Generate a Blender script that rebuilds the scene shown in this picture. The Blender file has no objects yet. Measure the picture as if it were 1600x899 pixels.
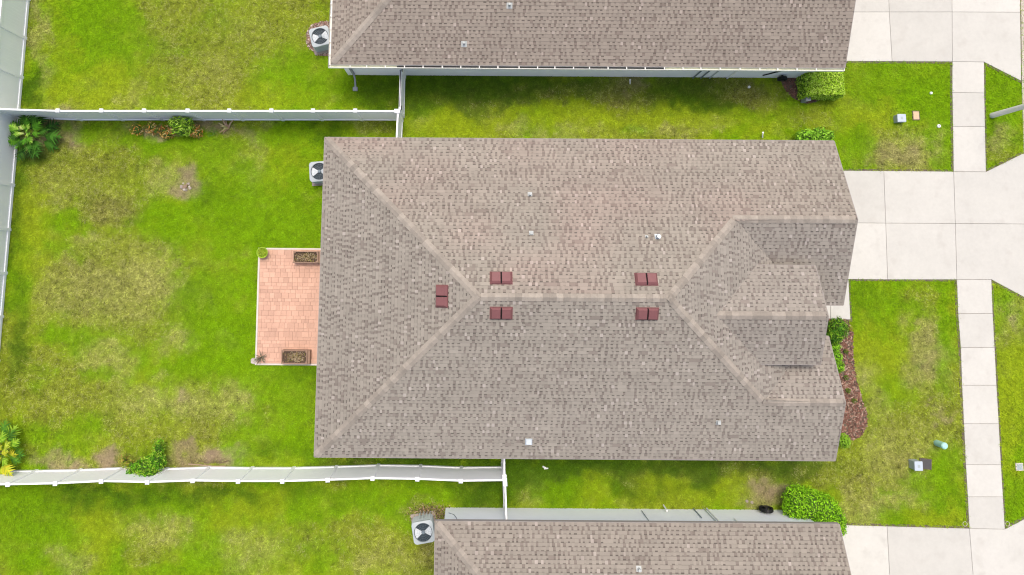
import bpy, bmesh, math, random
import numpy as np
from mathutils import Vector, Matrix
random.seed(7); rng = np.random.default_rng(7)
R = math.radians
sc = bpy.context.scene
col = sc.collection

# ------------------------------------------------------------------ camera
F_PX, CAM_H = 1067.0, 30.5            # 24 mm lens, drone 30.5 m up
NAD = (738.0, 415.0)                  # nadir in the photograph
PITCH = math.atan(F_PX / 9000.0); YAW = 0.007
PPX, PPY = NAD[0], NAD[1] - F_PX * math.tan(PITCH)
cam = bpy.data.cameras.new("camera"); camo = bpy.data.objects.new("camera", cam); col.objects.link(camo)
cam.sensor_width = 36.0; cam.lens = F_PX / 1600 * 36
cam.shift_x = (800 - PPX) / 1600; cam.shift_y = -(449.5 - PPY) / 1600
cam.clip_start = 0.5; cam.clip_end = 3000
camo.location = (0, 0, CAM_H); camo.rotation_euler = (PITCH, 0, YAW)
sc.camera = camo
sc.cycles.filter_width = 1.15

# ------------------------------------------------------------------ light
SUN_EL, SUN_AZ = R(71), R(4)        # azimuth from +y (image top) towards +x
world = bpy.data.worlds.new("World"); sc.world = world; world.use_nodes = True
wn = world.node_tree.nodes; wl = world.node_tree.links
sky = wn.new("ShaderNodeTexSky"); sky.sky_type = 'NISHITA'; sky.sun_disc = False
sky.sun_elevation = SUN_EL; sky.sun_rotation = SUN_AZ
sky.air_density = 1.0; sky.dust_density = 6.0; sky.ozone_density = 1.0
bg = wn["Background"]; bg.inputs[1].default_value = 0.15
wl.new(sky.outputs[0], bg.inputs[0])
sun = bpy.data.lights.new("sun", 'SUN'); sun.energy = 1.1; sun.angle = R(20); sun.color = (1.0, 0.95, 0.88)
suno = bpy.data.objects.new("sun", sun); col.objects.link(suno)
sd = Vector((math.sin(SUN_AZ) * math.cos(SUN_EL), math.cos(SUN_AZ) * math.cos(SUN_EL), math.sin(SUN_EL)))
suno.rotation_euler = sd.to_track_quat('Z', 'Y').to_euler(); suno.location = (0, 0, 40)
sc.view_settings.view_transform = 'Standard'; sc.view_settings.look = 'None'
sc.view_settings.exposure = 0.41; sc.view_settings.gamma = 1.0

# ------------------------------------------------------------------ pixel measure -> place on a level z
_ct, _st, _cp, _sp = math.cos(PITCH), math.sin(PITCH), math.cos(YAW), math.sin(YAW)
def at(px, py, z=0.0):
    a = (px - PPX) / F_PX; b = -(py - PPY) / F_PX
    y = b * _ct + _st; zz = b * _st - _ct
    t = (z - CAM_H) / zz
    return Vector(((a * _cp - y * _sp) * t, (a * _sp + y * _cp) * t, z))
def to_px(X, Y):                       # ground point -> photo pixel (numpy), for measured lawn patches
    x = X * _cp + Y * _sp; y = -X * _sp + Y * _cp
    z = -CAM_H
    yc = y * _ct + z * _st; zc = -y * _st + z * _ct
    return PPX + F_PX * x / -zc, PPY - F_PX * yc / -zc

# ------------------------------------------------------------------ materials
def srgb(r, g, b):
    f = lambda c: (c / 255 / 12.92) if c <= 10 else ((c / 255 + .055) / 1.055) ** 2.4
    return (f(r), f(g), f(b), 1)
def mat(name, color, rough=.8, noise=0.0, nscale=8.0, nscale2=None, bump=0.0, bscale=40.0, metal=0.0, attr=False, rand=0.0, spec=.3, alpha=None, stain=None, warm=0.0):
    m = bpy.data.materials.new(name); m.use_nodes = True
    nt = m.node_tree; n = nt.nodes; l = nt.links
    b = n["Principled BSDF"]; b.inputs["Roughness"].default_value = rough; b.inputs["Metallic"].default_value = metal
    b.inputs["Specular IOR Level"].default_value = spec
    tc = n.new("ShaderNodeNewGeometry")
    if attr:
        a = n.new("ShaderNodeAttribute"); a.attribute_name = "col"; c = a.outputs["Color"]
    else:
        rgb = n.new("ShaderNodeRGB"); rgb.outputs[0].default_value = (*color[:3], 1); c = rgb.outputs[0]
    def scale(c, fac):
        h = n.new("ShaderNodeHueSaturation"); l.new(c, h.inputs["Color"]); l.new(fac, h.inputs["Value"]); return h.outputs[0]
    def mrange(src, lo, hi, a0=0.3, a1=0.7):
        r = n.new("ShaderNodeMapRange"); l.new(src, r.inputs[0])
        r.inputs[1].default_value = a0; r.inputs[2].default_value = a1; r.inputs[3].default_value = lo; r.inputs[4].default_value = hi
        return r.outputs[0]
    if noise:
        for k, (s, amt) in enumerate(((nscale, noise), (nscale2, noise * .7))):
            if not s: continue
            t = n.new("ShaderNodeTexNoise"); t.inputs["Scale"].default_value = s; t.inputs["Detail"].default_value = 5
            t.inputs["Roughness"].default_value = .65
            l.new(tc.outputs["Position"], t.inputs["Vector"])
            c = scale(c, mrange(t.outputs[0], 1 - amt, 1 + amt))
    if rand:
        oi = n.new("ShaderNodeObjectInfo"); c = scale(c, mrange(oi.outputs["Random"], 1 - rand, 1 + rand, 0, 1))
    if stain:
        sc_, scol, lo, hi = stain
        t = n.new("ShaderNodeTexNoise"); t.inputs["Scale"].default_value = sc_; t.inputs["Detail"].default_value = 4
        l.new(tc.outputs["Position"], t.inputs["Vector"])
        mx = n.new("ShaderNodeMix"); mx.data_type = 'RGBA'
        l.new(mrange(t.outputs[0], 0, 1, lo, hi), mx.inputs[0]); l.new(c, mx.inputs[6]); mx.inputs[7].default_value = (*scol[:3], 1)
        c = mx.outputs[2]
    l.new(c, b.inputs["Base Color"])
    if bump:
        t = n.new("ShaderNodeTexNoise"); t.inputs["Scale"].default_value = bscale; t.inputs["Detail"].default_value = 4
        l.new(tc.outputs["Position"], t.inputs["Vector"])
        bm_ = n.new("ShaderNodeBump"); bm_.inputs["Strength"].default_value = bump; bm_.inputs["Distance"].default_value = .02
        l.new(t.outputs[0], bm_.inputs["Height"]); l.new(bm_.outputs[0], b.inputs["Normal"])
    return m
M = {}
M['grass_ground'] = mat('grass_ground', None, .95, noise=.22, nscale=14, nscale2=60, bump=.6, bscale=30, attr=True, spec=.05)
M['blade'] = mat('grass_blade', None, .85, attr=True, spec=.1)
M['shingle'] = mat('asphalt_shingle', None, .92, noise=.07, nscale=1.1, nscale2=90, attr=True, spec=.1)
M['cap'] = mat('ridge_shingle', (.312, .276, .232), .92, noise=.12, nscale=7, nscale2=80, rand=.17, spec=.1)
M['deck'] = mat('roof_deck', (.16, .14, .13), .9)
M['drip'] = mat('drip_edge_paint', (.30, .27, .245), .6)
M['concrete'] = mat('concrete', (.535, .523, .474), .85, noise=.045, nscale=.7, nscale2=7, rand=.065, bump=.12, bscale=120, stain=(1.7, (.45, .43, .385), .56, .9))
M['kerb'] = mat('kerb_concrete', (.52, .46, .4), .85, noise=.08, nscale=1.5, nscale2=20)
M['asphalt'] = mat('asphalt', (.06, .06, .06), .9, noise=.2, nscale=3, nscale2=60)
M['soil'] = mat('bare_soil', (.14, .115, .085), .95, noise=.3, nscale=6, nscale2=40, bump=.8, bscale=40, spec=.05)
M['vinyl'] = mat('white_vinyl', (.90, .905, .92), .45, noise=.02, nscale=2)
M['wall'] = mat('pale_stucco', (.84, .87, .92), .8, noise=.03, nscale=1.2, bump=.15, bscale=90)
M['gutter'] = mat('white_gutter', (.80, .79, .72), .45, noise=.05, nscale=3)
M['gutter_in'] = mat('gutter_inside', (.62, .63, .46), .7, noise=.15, nscale=2)
M['dark'] = mat('black_plastic', (.012, .012, .013), .5)
M['slot'] = mat('dark_opening', (.01, .009, .009), .9)
M['vent'] = mat('red_brown_metal', (.20, .082, .082), .5, noise=.06, nscale=6)
M['galv'] = mat('galvanised_metal', (.55, .6, .62), .4, metal=.4, noise=.08, nscale=20)
M['lead'] = mat('white_painted_metal', (.82, .84, .80), .5)
M['flashing'] = mat('dull_flashing', (.43, .45, .43), .6, noise=.1, nscale=12)
M['pvc'] = mat('white_pvc', (.82, .83, .82), .4)
M['ac'] = mat('ac_grey_paint', (.42, .46, .47), .45, noise=.03, nscale=5)
M['ac_dark'] = mat('ac_dark_interior', (.022, .035, .045), .6)
M['fan'] = mat('fan_blade_metal', (.62, .66, .68), .35)
M['hub'] = mat('fan_motor', (.16, .2, .23), .5)
M['pad'] = mat('equipment_pad', (.34, .29, .25), .9, noise=.08, nscale=10)
M['paver'] = mat('clay_paver', (.575, .352, .255), .9, noise=.08, nscale=1.2, nscale2=30, rand=.10, bump=.2, bscale=60)
M['border'] = mat('pale_border', (.62, .56, .49), .85, noise=.06, nscale=4)
M['joint'] = mat('sand_joint', (.42, .28, .21), .95)
M['wood'] = mat('weathered_wood', (.29, .19, .13), .8, noise=.2, nscale=12, rand=.12)
M['wood2'] = mat('pale_wood', (.36, .26, .18), .8, noise=.15, nscale=12, rand=.1)
M['potsoil'] = mat('potting_soil', (.10, .07, .05), .95, noise=.35, nscale=25, bump=1, bscale=50)
M['attr_leaf'] = mat('leaf', None, .75, attr=True, spec=.08)
M['chip'] = mat('mulch_chip', None, .9, attr=True)
M['stem'] = mat('woody_stem', (.16, .11, .07), .9, noise=.2, nscale=20)
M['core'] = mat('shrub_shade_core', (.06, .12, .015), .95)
M['pot'] = mat('lime_glaze', (.30, .46, .03), .35)
M['pedestal'] = mat('grey_green_pedestal', (.36, .41, .41), .5)
M['pedestal_top'] = mat('pale_pedestal_lid', (.46, .52, .58), .45)
M['mint'] = mat('mint_plastic', (.38, .66, .58), .5)
M['tanlid'] = mat('tan_lid', (.62, .44, .28), .7)
M['greybox'] = mat('dark_grey_lid', (.075, .07, .07), .7, noise=.1, nscale=20)
M['pole'] = mat('spun_concrete', (.70, .69, .63), .8, noise=.05, nscale=4)
M['rock'] = mat('pale_rock', (.5, .44, .38), .9, noise=.2, nscale=15)
M['hedgegrey'] = mat('grey_cabinet', (.26, .28, .31), .5)

# ------------------------------------------------------------------ mesh helpers
class MB:
    def __init__(s): s.v = []; s.f = []; s.c = []
    def face(s, pts, c=None):
        i = len(s.v); s.v.extend([tuple(p) for p in pts]); s.f.append(tuple(range(i, i + len(pts)))); s.c.append(c)
    def box(s, x0, x1, y0, y1, z0, z1, c=None, mtx=None):
        p = [Vector((x, y, z)) for z in (z0, z1) for y in (y0, y1) for x in (x0, x1)]
        if mtx is not None: p = [mtx @ q for q in p]
        i = len(s.v); s.v.extend([tuple(q) for q in p])
        for f in ((0, 2, 3, 1), (4, 5, 7, 6), (0, 1, 5, 4), (2, 6, 7, 3), (0, 4, 6, 2), (1, 3, 7, 5)):
            s.f.append(tuple(i + k for k in f)); s.c.append(c)
    def prism(s, poly, z0, z1, c=None, inset=0.0):
        n = len(poly); i = len(s.v)
        a = sum(poly[k][0] * poly[(k + 1) % n][1] - poly[(k + 1) % n][0] * poly[k][1] for k in range(n))
        if a < 0: poly = poly[::-1]
        s.v.extend([(p[0], p[1], z0) for p in poly]); s.v.extend([(p[0], p[1], z1) for p in poly])
        s.f.append(tuple(i + n + k for k in range(n))); s.c.append(c)
        s.f.append(tuple(i + n - 1 - k for k in range(n))); s.c.append(c)
        for k in range(n):
            k2 = (k + 1) % n
            s.f.append((i + k, i + k2, i + n + k2, i + n + k)); s.c.append(c)
    def tube(s, pts, r, seg=8, c=None, cap=True, r1=None):
        pts = [Vector(p) for p in pts]; n = len(pts); rings = []
        for k, p in enumerate(pts):
            d = (pts[min(k + 1, n - 1)] - pts[max(k - 1, 0)]).normalized()
            u = d.orthogonal().normalized() if abs(d.z) < .99 else Vector((1, 0, 0)); w = d.cross(u).normalized(); u = w.cross(d)
            rr = r if r1 is None else r + (r1 - r) * k / max(1, n - 1)
            i = len(s.v)
            for j in range(seg):
                a = 2 * math.pi * j / seg
                s.v.append(tuple(p + u * (rr * math.cos(a)) + w * (rr * math.sin(a))))
            rings.append(i)
        for k in range(n - 1):
            for j in range(seg):
                j2 = (j + 1) % seg
                s.f.append((rings[k] + j, rings[k] + j2, rings[k + 1] + j2, rings[k + 1] + j)); s.c.append(c)
        if cap:
            s.f.append(tuple(rings[0] + j for j in reversed(range(seg)))); s.c.append(c)
            s.f.append(tuple(rings[-1] + j for j in range(seg))); s.c.append(c)
    def lathe(s, prof, seg=20, c=None, center=(0, 0)):
        rings = []
        for r, z in prof:
            i = len(s.v)
            for j in range(seg):
                a = 2 * math.pi * j / seg; s.v.append((center[0] + r * math.cos(a), center[1] + r * math.sin(a), z))
            rings.append(i)
        for k in range(len(prof) - 1):
            for j in range(seg):
                j2 = (j + 1) % seg
                s.f.append((rings[k] + j, rings[k] + j2, rings[k + 1] + j2, rings[k + 1] + j)); s.c.append(c)
        s.f.append(tuple(rings[0] + j for j in reversed(range(seg)))); s.c.append(c)
        s.f.append(tuple(rings[-1] + j for j in range(seg))); s.c.append(c)
    def mesh(s, name):
        me = bpy.data.meshes.new(name); me.from_pydata(s.v, [], s.f)
        if any(c is not None for c in s.c):
            a = me.attributes.new("col", 'FLOAT_COLOR', 'FACE')
            arr = np.ones((len(s.f), 4), np.float32)
            for k, c in enumerate(s.c):
                if c is not None: arr[k, :3] = c[:3]
            a.data.foreach_set("color", arr.ravel())
        me.update(); return me
    def build(s, name, m, parent=None, loc=None, bevel=0.0, smooth=False):
        me = s.mesh(name); return obj(name, me, m, parent, loc, bevel, smooth)
def obj(name, me, m, parent=None, loc=None, bevel=0.0, smooth=False):
    o = bpy.data.objects.new(name, me); col.objects.link(o)
    if m and not me.materials: me.materials.append(M[m])
    if parent: o.parent = parent
    if loc is not None: o.location = loc
    if smooth: me.polygons.foreach_set("use_smooth", [True] * len(me.polygons))
    if bevel:
        b = o.modifiers.new("bevel", 'BEVEL'); b.width = bevel; b.segments = 2; b.limit_method = 'ANGLE'
    return o
def tag(o, label=None, cat=None, group=None, kind=None):
    if label: o['label'] = label
    if cat: o['category'] = cat
    if group: o['group'] = group
    if kind: o['kind'] = kind
    return o
def thing(name, loc, label, cat, group=None, rz=0.0):
    o = bpy.data.objects.new(name, None); col.objects.link(o); o.location = loc; o.rotation_euler = (0, 0, rz)
    o.empty_display_size = .2
    return tag(o, label, cat, group)
def copy_tree(o, parent=None):
    c = o.copy(); col.objects.link(c); c.parent = parent
    for ch in list(o.children):
        if ch.name in bpy.data.objects: copy_tree(ch, c)
    return c
def poly_world(pix, z=0.0): return [(v.x, v.y) for v in (at(p[0], p[1], z) for p in pix)]

# ------------------------------------------------------------------ numpy noise and polygon test
def vnoise(x, y, seed):
    r = np.random.default_rng(seed); T = r.random((256, 256))
    xi = np.floor(x).astype(int); yi = np.floor(y).astype(int); fx = x - xi; fy = y - yi
    fx = fx * fx * (3 - 2 * fx); fy = fy * fy * (3 - 2 * fy)
    g = lambda a, b: T[a & 255, b & 255]
    return (g(xi, yi) * (1 - fx) + g(xi + 1, yi) * fx) * (1 - fy) + (g(xi, yi + 1) * (1 - fx) + g(xi + 1, yi + 1) * fx) * fy
def fbm(x, y, seed, o=4):
    s = 0; a = .5
    for k in range(o): s = s + a * vnoise(x * 2 ** k + 37.1 * k, y * 2 ** k + 11.7 * k, seed + k); a *= .5
    return s / (1 - .5 ** o)
def inside(X, Y, poly):
    r = np.zeros(X.shape, bool); n = len(poly)
    for k in range(n):
        x0, y0 = poly[k][:2]; x1, y1 = poly[(k + 1) % n][:2]
        if y0 == y1: continue
        c = ((y0 > Y) != (y1 > Y)) & (X < (x1 - x0) * (Y - y0) / (y1 - y0) + x0)
        r ^= c
    return r

# ================================================================== LAWN
# measured patches: photo x, y, radius x, radius y, kind, strength
L_, Y_, O_, T_, S_, D_, K_ = range(7)   # lush, yellow-green, olive, tan dry, soil, deep green, brown thatch (last two also paint house shade)
PATCH = [
 (150,55,75,65,L_,1),(185,135,50,30,Y_,.9),(70,60,14,70,T_,.5),(58,45,9,60,T_,.9),(50,140,14,32,D_,.7),(95,70,20,90,Y_,.7),(130,20,60,25,L_,.7),
 (330,80,110,95,O_,.75),(440,40,70,60,O_,.55),(330,112,40,30,T_,.5),(375,40,35,25,T_,.35),(220,138,16,22,T_,.6),(198,163,25,9,T_,.6),(260,80,40,60,K_,.35),
 (458,125,55,42,L_,.8),(430,155,60,20,Y_,.6),(285,75,25,18,L_,.4),(590,150,30,30,D_,.6),(560,140,50,30,L_,.5),(375,20,20,15,Y_,.6),(240,20,20,20,O_,.6),
 (120,203,60,12,L_,.9),(95,195,22,30,S_,.8),(60,225,35,22,S_,.5),(65,250,40,18,D_,.5),(290,205,80,10,S_,.8),(250,222,80,14,L_,.7),(300,240,60,20,L_,.5),(440,210,50,22,L_,.7),(430,190,20,8,T_,.6),
 (590,200,40,12,O_,.7),(560,205,20,10,T_,.4),(500,208,30,14,D_,.5),
 (400,250,26,40,T_,.4),(450,250,40,40,Y_,.6),(470,300,30,90,L_,.8),(370,330,60,65,L_,.9),(340,310,40,30,D_,.35),(420,350,70,40,L_,.8),
 (145,270,70,45,O_,.9),(120,270,60,40,K_,.35),(180,322,36,28,K_,.95),(90,300,30,20,T_,.35),(290,290,22,17,S_,.75),(262,282,25,20,T_,.55),(215,300,40,30,O_,.5),
 (105,345,32,22,L_,.9),(262,368,34,28,L_,.95),(30,400,14,150,D_,.55),(60,380,30,70,Y_,.6),(30,440,18,45,L_,.8),(100,395,50,20,L_,.5),(140,380,20,12,T_,.5),
 (160,455,95,55,T_,.65),(130,445,55,45,K_,.7),(225,440,55,45,T_,.7),(190,400,60,25,O_,.8),(150,500,60,25,O_,.8),(205,480,40,30,K_,.4),(280,535,28,18,T_,.9),(240,500,50,30,O_,.7),
 (320,480,55,60,L_,1),(300,470,35,35,D_,.35),(345,560,55,45,L_,1),(420,500,40,90,L_,.8),(320,465,20,10,T_,.3),(360,535,18,12,T_,.4),(450,440,20,60,L_,.6),
 (110,530,50,20,L_,.6),(170,560,50,22,T_,.45),(60,600,60,50,O_,.7),(30,560,16,40,D_,.6),(65,590,25,15,L_,.5),(150,640,60,40,O_,.6),(150,585,30,15,L_,.5),(180,620,30,40,T_,.35),(260,625,45,28,T_,.75),(275,618,12,10,S_,.7),
 (350,628,50,28,T_,.5),(340,660,60,22,K_,.35),(300,600,40,20,O_,.6),(90,690,50,30,L_,.6),(150,670,20,20,L_,.5),(240,680,50,25,O_,.5),(300,680,60,14,O_,.5),(370,690,30,30,L_,.7),
 (450,620,60,60,L_,.8),(430,640,40,30,O_,.45),(460,590,50,12,D_,.6),(470,690,40,30,L_,.6),(430,705,60,14,D_,.4),
 (95,726,30,11,S_,.8),(98,722,12,8,T_,.6),(175,722,16,15,S_,.8),(205,715,16,10,K_,.7),(320,712,48,15,S_,.95),(290,716,30,14,K_,.6),(60,715,30,15,O_,.5),(560,727,60,7,K_,.6),(660,724,140,12,D_,1.3),  # last patch paints the middle roof's eave shade into the lawn
 (50,820,55,70,L_,1),(30,790,30,30,L_,.6),(150,785,80,25,D_,.55),(320,775,200,14,D_,.6),(270,790,90,25,L_,.6),(110,872,28,22,T_,.45),(250,835,55,30,T_,.5),(225,860,40,25,O_,.6),(150,830,25,40,Y_,.6),
 (180,870,22,25,L_,.6),(310,840,30,40,L_,.5),(360,800,40,30,Y_,.4),(390,860,60,30,T_,.3),(420,780,30,20,Y_,.6),(500,790,60,25,L_,.6),(560,850,60,45,O_,.75),(590,870,40,25,T_,.45),(500,860,50,30,L_,.4),(640,810,40,18,L_,.7),(740,775,45,20,D_,1),(690,775,40,18,L_,.8),(470,850,30,30,K_,.3),(600,780,60,18,L_,.6),(650,880,30,30,K_,.5),(560,885,20,14,T_,.5),(650,800,26,12,K_,.8),(655,850,12,30,K_,.6),
 (760,138,160,20,D_,1.2),(1080,138,120,18,K_,.5),(720,150,90,26,K_,.5),(700,150,70,30,D_,.6),(860,145,70,18,K_,.6),(960,150,50,25,K_,.5),(985,133,22,9,S_,.6),(1080,145,70,25,D_,.8),(1170,150,45,20,K_,.5),(1150,150,40,18,O_,.4),(1000,185,200,16,Y_,.6),(860,203,70,12,T_,.45),(700,200,60,14,Y_,.8),(1030,203,50,12,T_,.5),(990,205,18,10,L_,.7),(1110,170,50,14,D_,.6),(1130,195,30,12,T_,.35),(660,195,20,14,T_,.3),(1180,180,40,10,L_,.5),(1250,185,60,14,O_,.5),  # deep green and thatch strips here include top house shade painted in
 (870,733,140,18,D_,1.5),(1060,732,200,14,D_,1.2),(1000,738,200,16,K_,.5),(830,760,60,26,D_,.6),(1200,735,80,16,K_,.6),(860,765,50,18,L_,.7),(1000,765,60,15,D_,.5),(830,765,18,25,T_,.5),(812,770,10,18,K_,.5),(925,760,30,20,Y_,.5),(1110,750,22,16,D_,1),(1030,760,40,18,Y_,.5),(1160,760,30,20,Y_,.5),(1192,772,32,14,S_,.8),(1180,780,20,12,T_,.4),(1230,735,50,18,D_,.5),(1270,745,30,12,O_,.6),(1200,750,25,10,K_,.5),  # dark strips along the lower eave: its shade painted into the grass
 (1400,130,95,40,L_,.9),(1470,190,20,60,L_,.8),(1350,170,40,30,Y_,.5),(1340,160,30,14,T_,.25),(1405,240,55,28,T_,.75),(1390,245,40,22,K_,.55),(1462,232,18,22,T_,.6),(1470,255,12,12,L_,.5),(1330,235,25,40,L_,.5),(1340,195,20,14,Y_,.6),(1450,215,14,12,L_,.6),(1390,200,40,14,O_,.45),
 (1565,150,30,50,L_,1),(1555,215,18,18,T_,.8),(1558,245,16,14,O_,.7),(1582,210,10,14,L_,.6),
 (1450,570,26,32,S_,.6),(1437,520,14,20,S_,.4),(1400,245,36,18,S_,.45),(1352,590,14,22,S_,.35),(1370,480,45,45,L_,.85),(1405,490,14,50,L_,.7),(1380,560,60,50,Y_,.8),(1345,470,20,30,D_,.3),(1475,540,12,70,L_,1),(1430,470,26,22,O_,.7),(1440,525,28,35,T_,.85),(1450,575,32,36,T_,.8),(1460,585,22,20,K_,.6),(1430,485,16,10,L_,.6),(1440,570,8,10,L_,.6),(1352,590,22,40,T_,.6),(1350,520,14,30,Y_,.6),(1400,610,40,30,L_,.5),(1480,635,20,30,O_,.6),(1478,650,12,8,S_,.6),(1460,632,10,6,S_,.5),
 (1400,660,60,40,O_,.75),(1370,640,20,30,T_,.45),(1420,690,60,30,T_,.4),(1400,720,24,14,K_,.7),(1380,725,50,30,T_,.45),(1345,760,24,30,K_,.4),(1350,795,30,24,T_,.85),(1410,775,40,20,T_,.5),(1425,745,16,28,L_,.8),(1390,765,14,8,L_,.7),(1480,735,26,32,L_,.7),(1455,780,14,18,L_,.6),(1460,805,40,14,Y_,.6),(1395,800,30,14,L_,.5),(1330,730,40,20,O_,.7),(1500,700,10,60,O_,.4),
 (1575,500,26,45,T_,.4),(1577,514,9,8,S_,.6),(1560,480,12,20,L_,.3),(1580,570,20,40,Y_,.7),(1565,540,14,14,O_,.5),(1580,650,20,50,Y_,.9),(1590,770,20,45,L_,.9),(1575,720,12,20,Y_,.6),(1588,800,14,16,L_,.6)]
COLS = np.array([(.168,.325,.004),(.272,.36,.012),(.235,.28,.028),(.33,.34,.085),(.29,.215,.145),(.065,.14,.006),(.20,.195,.045)])
def lawn_color(X, Y):
    px, py = to_px(X, Y)
    wx = (fbm(X * .9, Y * .9, 11) - .5) * 46; wy = (fbm(X * .9, Y * .9, 31) - .5) * 46
    wx2 = (fbm(X * 3.1, Y * 3.1, 51, 3) - .5) * 26; wy2 = (fbm(X * 3.1, Y * 3.1, 71, 3) - .5) * 26
    qx, qy = px + wx + wx2, py + wy + wy2
    W = np.zeros((7,) + X.shape)
    n1 = fbm(X * .35, Y * .35, 91); n2 = fbm(X * 1.6, Y * 1.6, 111); n3 = fbm(X * 4.5, Y * 4.5, 131, 3)
    W[Y_] = .34 + np.clip((n2 - .5) * 1.2, -.2, .5)
    W[L_] = .26 + np.clip((.5 - n1) * 1.6, -.25, .5)
    W[O_] = .10 + np.clip((n1 - .5) * 1.2, -.1, .4)
    W[T_] = np.clip((n2 - .60) * 2.0, 0, .5)
    for (a, b, rx, ry, k, s) in PATCH:
        d = ((qx - a) / rx) ** 2 + ((qy - b) / ry) ** 2
        m = d < 6
        if not m.any(): continue
        w = np.exp(-d[m] ** 1.3 * .9) * s * (2.3, 2.3, 1.9, 1.9, 2.5, 2.5, 1.9)[k]
        W[k][m] += w
    W *= (.22 + 1.56 * np.stack([fbm(X * 2.6 + 9 * k, Y * 2.6, 151 + k, 4) for k in range(7)]))
    W = W ** 1.5
    W /= W.sum(0)
    C = np.tensordot(W.transpose(*range(1, W.ndim), 0), COLS, axes=([-1], [0]))
    dry = W[T_] + W[K_] * 1.2 + W[O_] * .8 + W[S_] * .5
    C *= (.86 + .34 * (n3[..., None] - .3) + .25 * (fbm(X * 9, Y * 9, 171, 2)[..., None] - .5))
    return C, dry, W[S_]

# ---- concrete shapes (world metres)
def zz(p, q, n):  # subdivide
    return [(p[0] + (q[0] - p[0]) * k / n, p[1] + (q[1] - p[1]) * k / n) for k in range(n + 1)]
SW_L = [(1487, 97), (1487, 145), (1488, 198), (1489, 268.5)], [(1494, 437), (1496, 490), (1500, 543), (1502, 602), (1505, 662), (1508, 726), (1511, 776), (1513.5, 825.5)]
SW_R = [(1536.5, 97.5), (1537, 146), (1538, 198.5), (1539.5, 269)], [(1548, 437), (1550, 490), (1553, 543), (1556, 602), (1559.5, 662), (1563, 726), (1566, 776), (1569, 826.5)]
SLABS = {'sidewalk': [], 'driveway_top': [], 'driveway_mid': [], 'driveway_bottom': [], 'walk': []}
for Lp, Rp in zip(SW_L, SW_R):
    for k in range(len(Lp) - 1):
        SLABS['sidewalk'].append(poly_world([Lp[k], Rp[k], Rp[k + 1], Lp[k + 1]]))
SLABS['driveway_mid'] = [poly_world(p) for p in (
    [(1255, 266.5), (1380, 267.5), (1383, 349), (1255, 348)], [(1255, 348), (1383, 349), (1386, 437), (1255, 436)],
    [(1380, 267.5), (1489, 268.5), (1491.5, 349.5), (1383, 349)], [(1383, 349), (1491.5, 349.5), (1494, 437), (1386, 437)],
    [(1489, 268.5), (1539.5, 269), (1596, 241), (1610, 241), (1610, 350.5), (1491.5, 349.5)],
    [(1491.5, 349.5), (1610, 350.5), (1610, 465), (1600, 465), (1548, 437), (1494, 437)])]
SLABS['driveway_top'] = [poly_world(p) for p in (
    [(1255, -75), (1385, -75), (1388.5, 19.5), (1255, 19.5)], [(1255, 19.5), (1388.5, 19.5), (1393, 96.5), (1255, 96)],
    [(1385, -75), (1486, -75), (1486.5, 19.5), (1388.5, 19.5)], [(1388.5, 19.5), (1486.5, 19.5), (1487, 97), (1393, 96.5)],
    [(1486, -75), (1593, -75), (1593, 20), (1486.5, 19.5)], [(1486.5, 19.5), (1593, 20), (1594.5, 127), (1536.5, 97.5), (1487, 97)])]
SLABS['driveway_bottom'] = [poly_world(p) for p in (
    [(1255, 818.5), (1385, 822), (1389.5, 905), (1255, 903)], [(1385, 822), (1513.5, 825.5), (1520, 907), (1389.5, 905)],
    [(1513.5, 825.5), (1569, 826.5), (1603, 809), (1620, 809), (1620, 909), (1520, 907)],
    [(1255, 903), (1389.5, 905), (1394, 990), (1255, 990)], [(1389.5, 905), (1520, 907), (1527, 990), (1394, 990)], [(1520, 907), (1620, 909), (1620, 990), (1527, 990)])]
SLABS['walk'] = [poly_world(p) for p in ([(1270, 436), (1296, 436.3), (1297, 499), (1270, 499)], [(1296, 436.3), (1325, 437), (1328, 499.5), (1297, 499)])]
CONC_ALL = [p for v in SLABS.values() for p in v]
# house footprints (wall lines) and other places where no grass grows
XL, YT, YB, ZE, PIT = -6.12, 5.2, -7.47, 2.75, 5 / 12
BEDS = {'front': poly_world([(1283, 497), (1324, 499), (1332, 520), (1333, 560), (1338, 595), (1347, 625), (1354, 645), (1354, 665), (1346, 680), (1332, 688), (1310, 684), (1280, 680), (1270, 600)]),
        'hedge': poly_world([(1219, 118), (1222, 135), (1236, 152), (1256, 162), (1275, 160), (1298, 148), (1312, 140), (1312, 110), (1225, 108)]),
        'acbed': poly_world([(488, 38), (508, 33), (530, 40), (530, 84), (512, 88), (494, 86), (480, 72), (478, 52)])}
PATIO = [(-9.49, .70), (-5.78, .70), (-5.78, -4.37), (-9.42, -4.37)]
NOGRASS = CONC_ALL + list(BEDS.values()) + [PATIO, [(-5.75, 4.85), (13.1, 4.85), (13.1, -7.1), (-5.75, -7.1)], [(-6.3, 8.62), (15.2, 8.62), (15.2, 16), (-6.3, 16)],
           [(-1.0, -10.25), (13.9, -10.25), (13.9, -16), (-1.0, -16)]]

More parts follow.
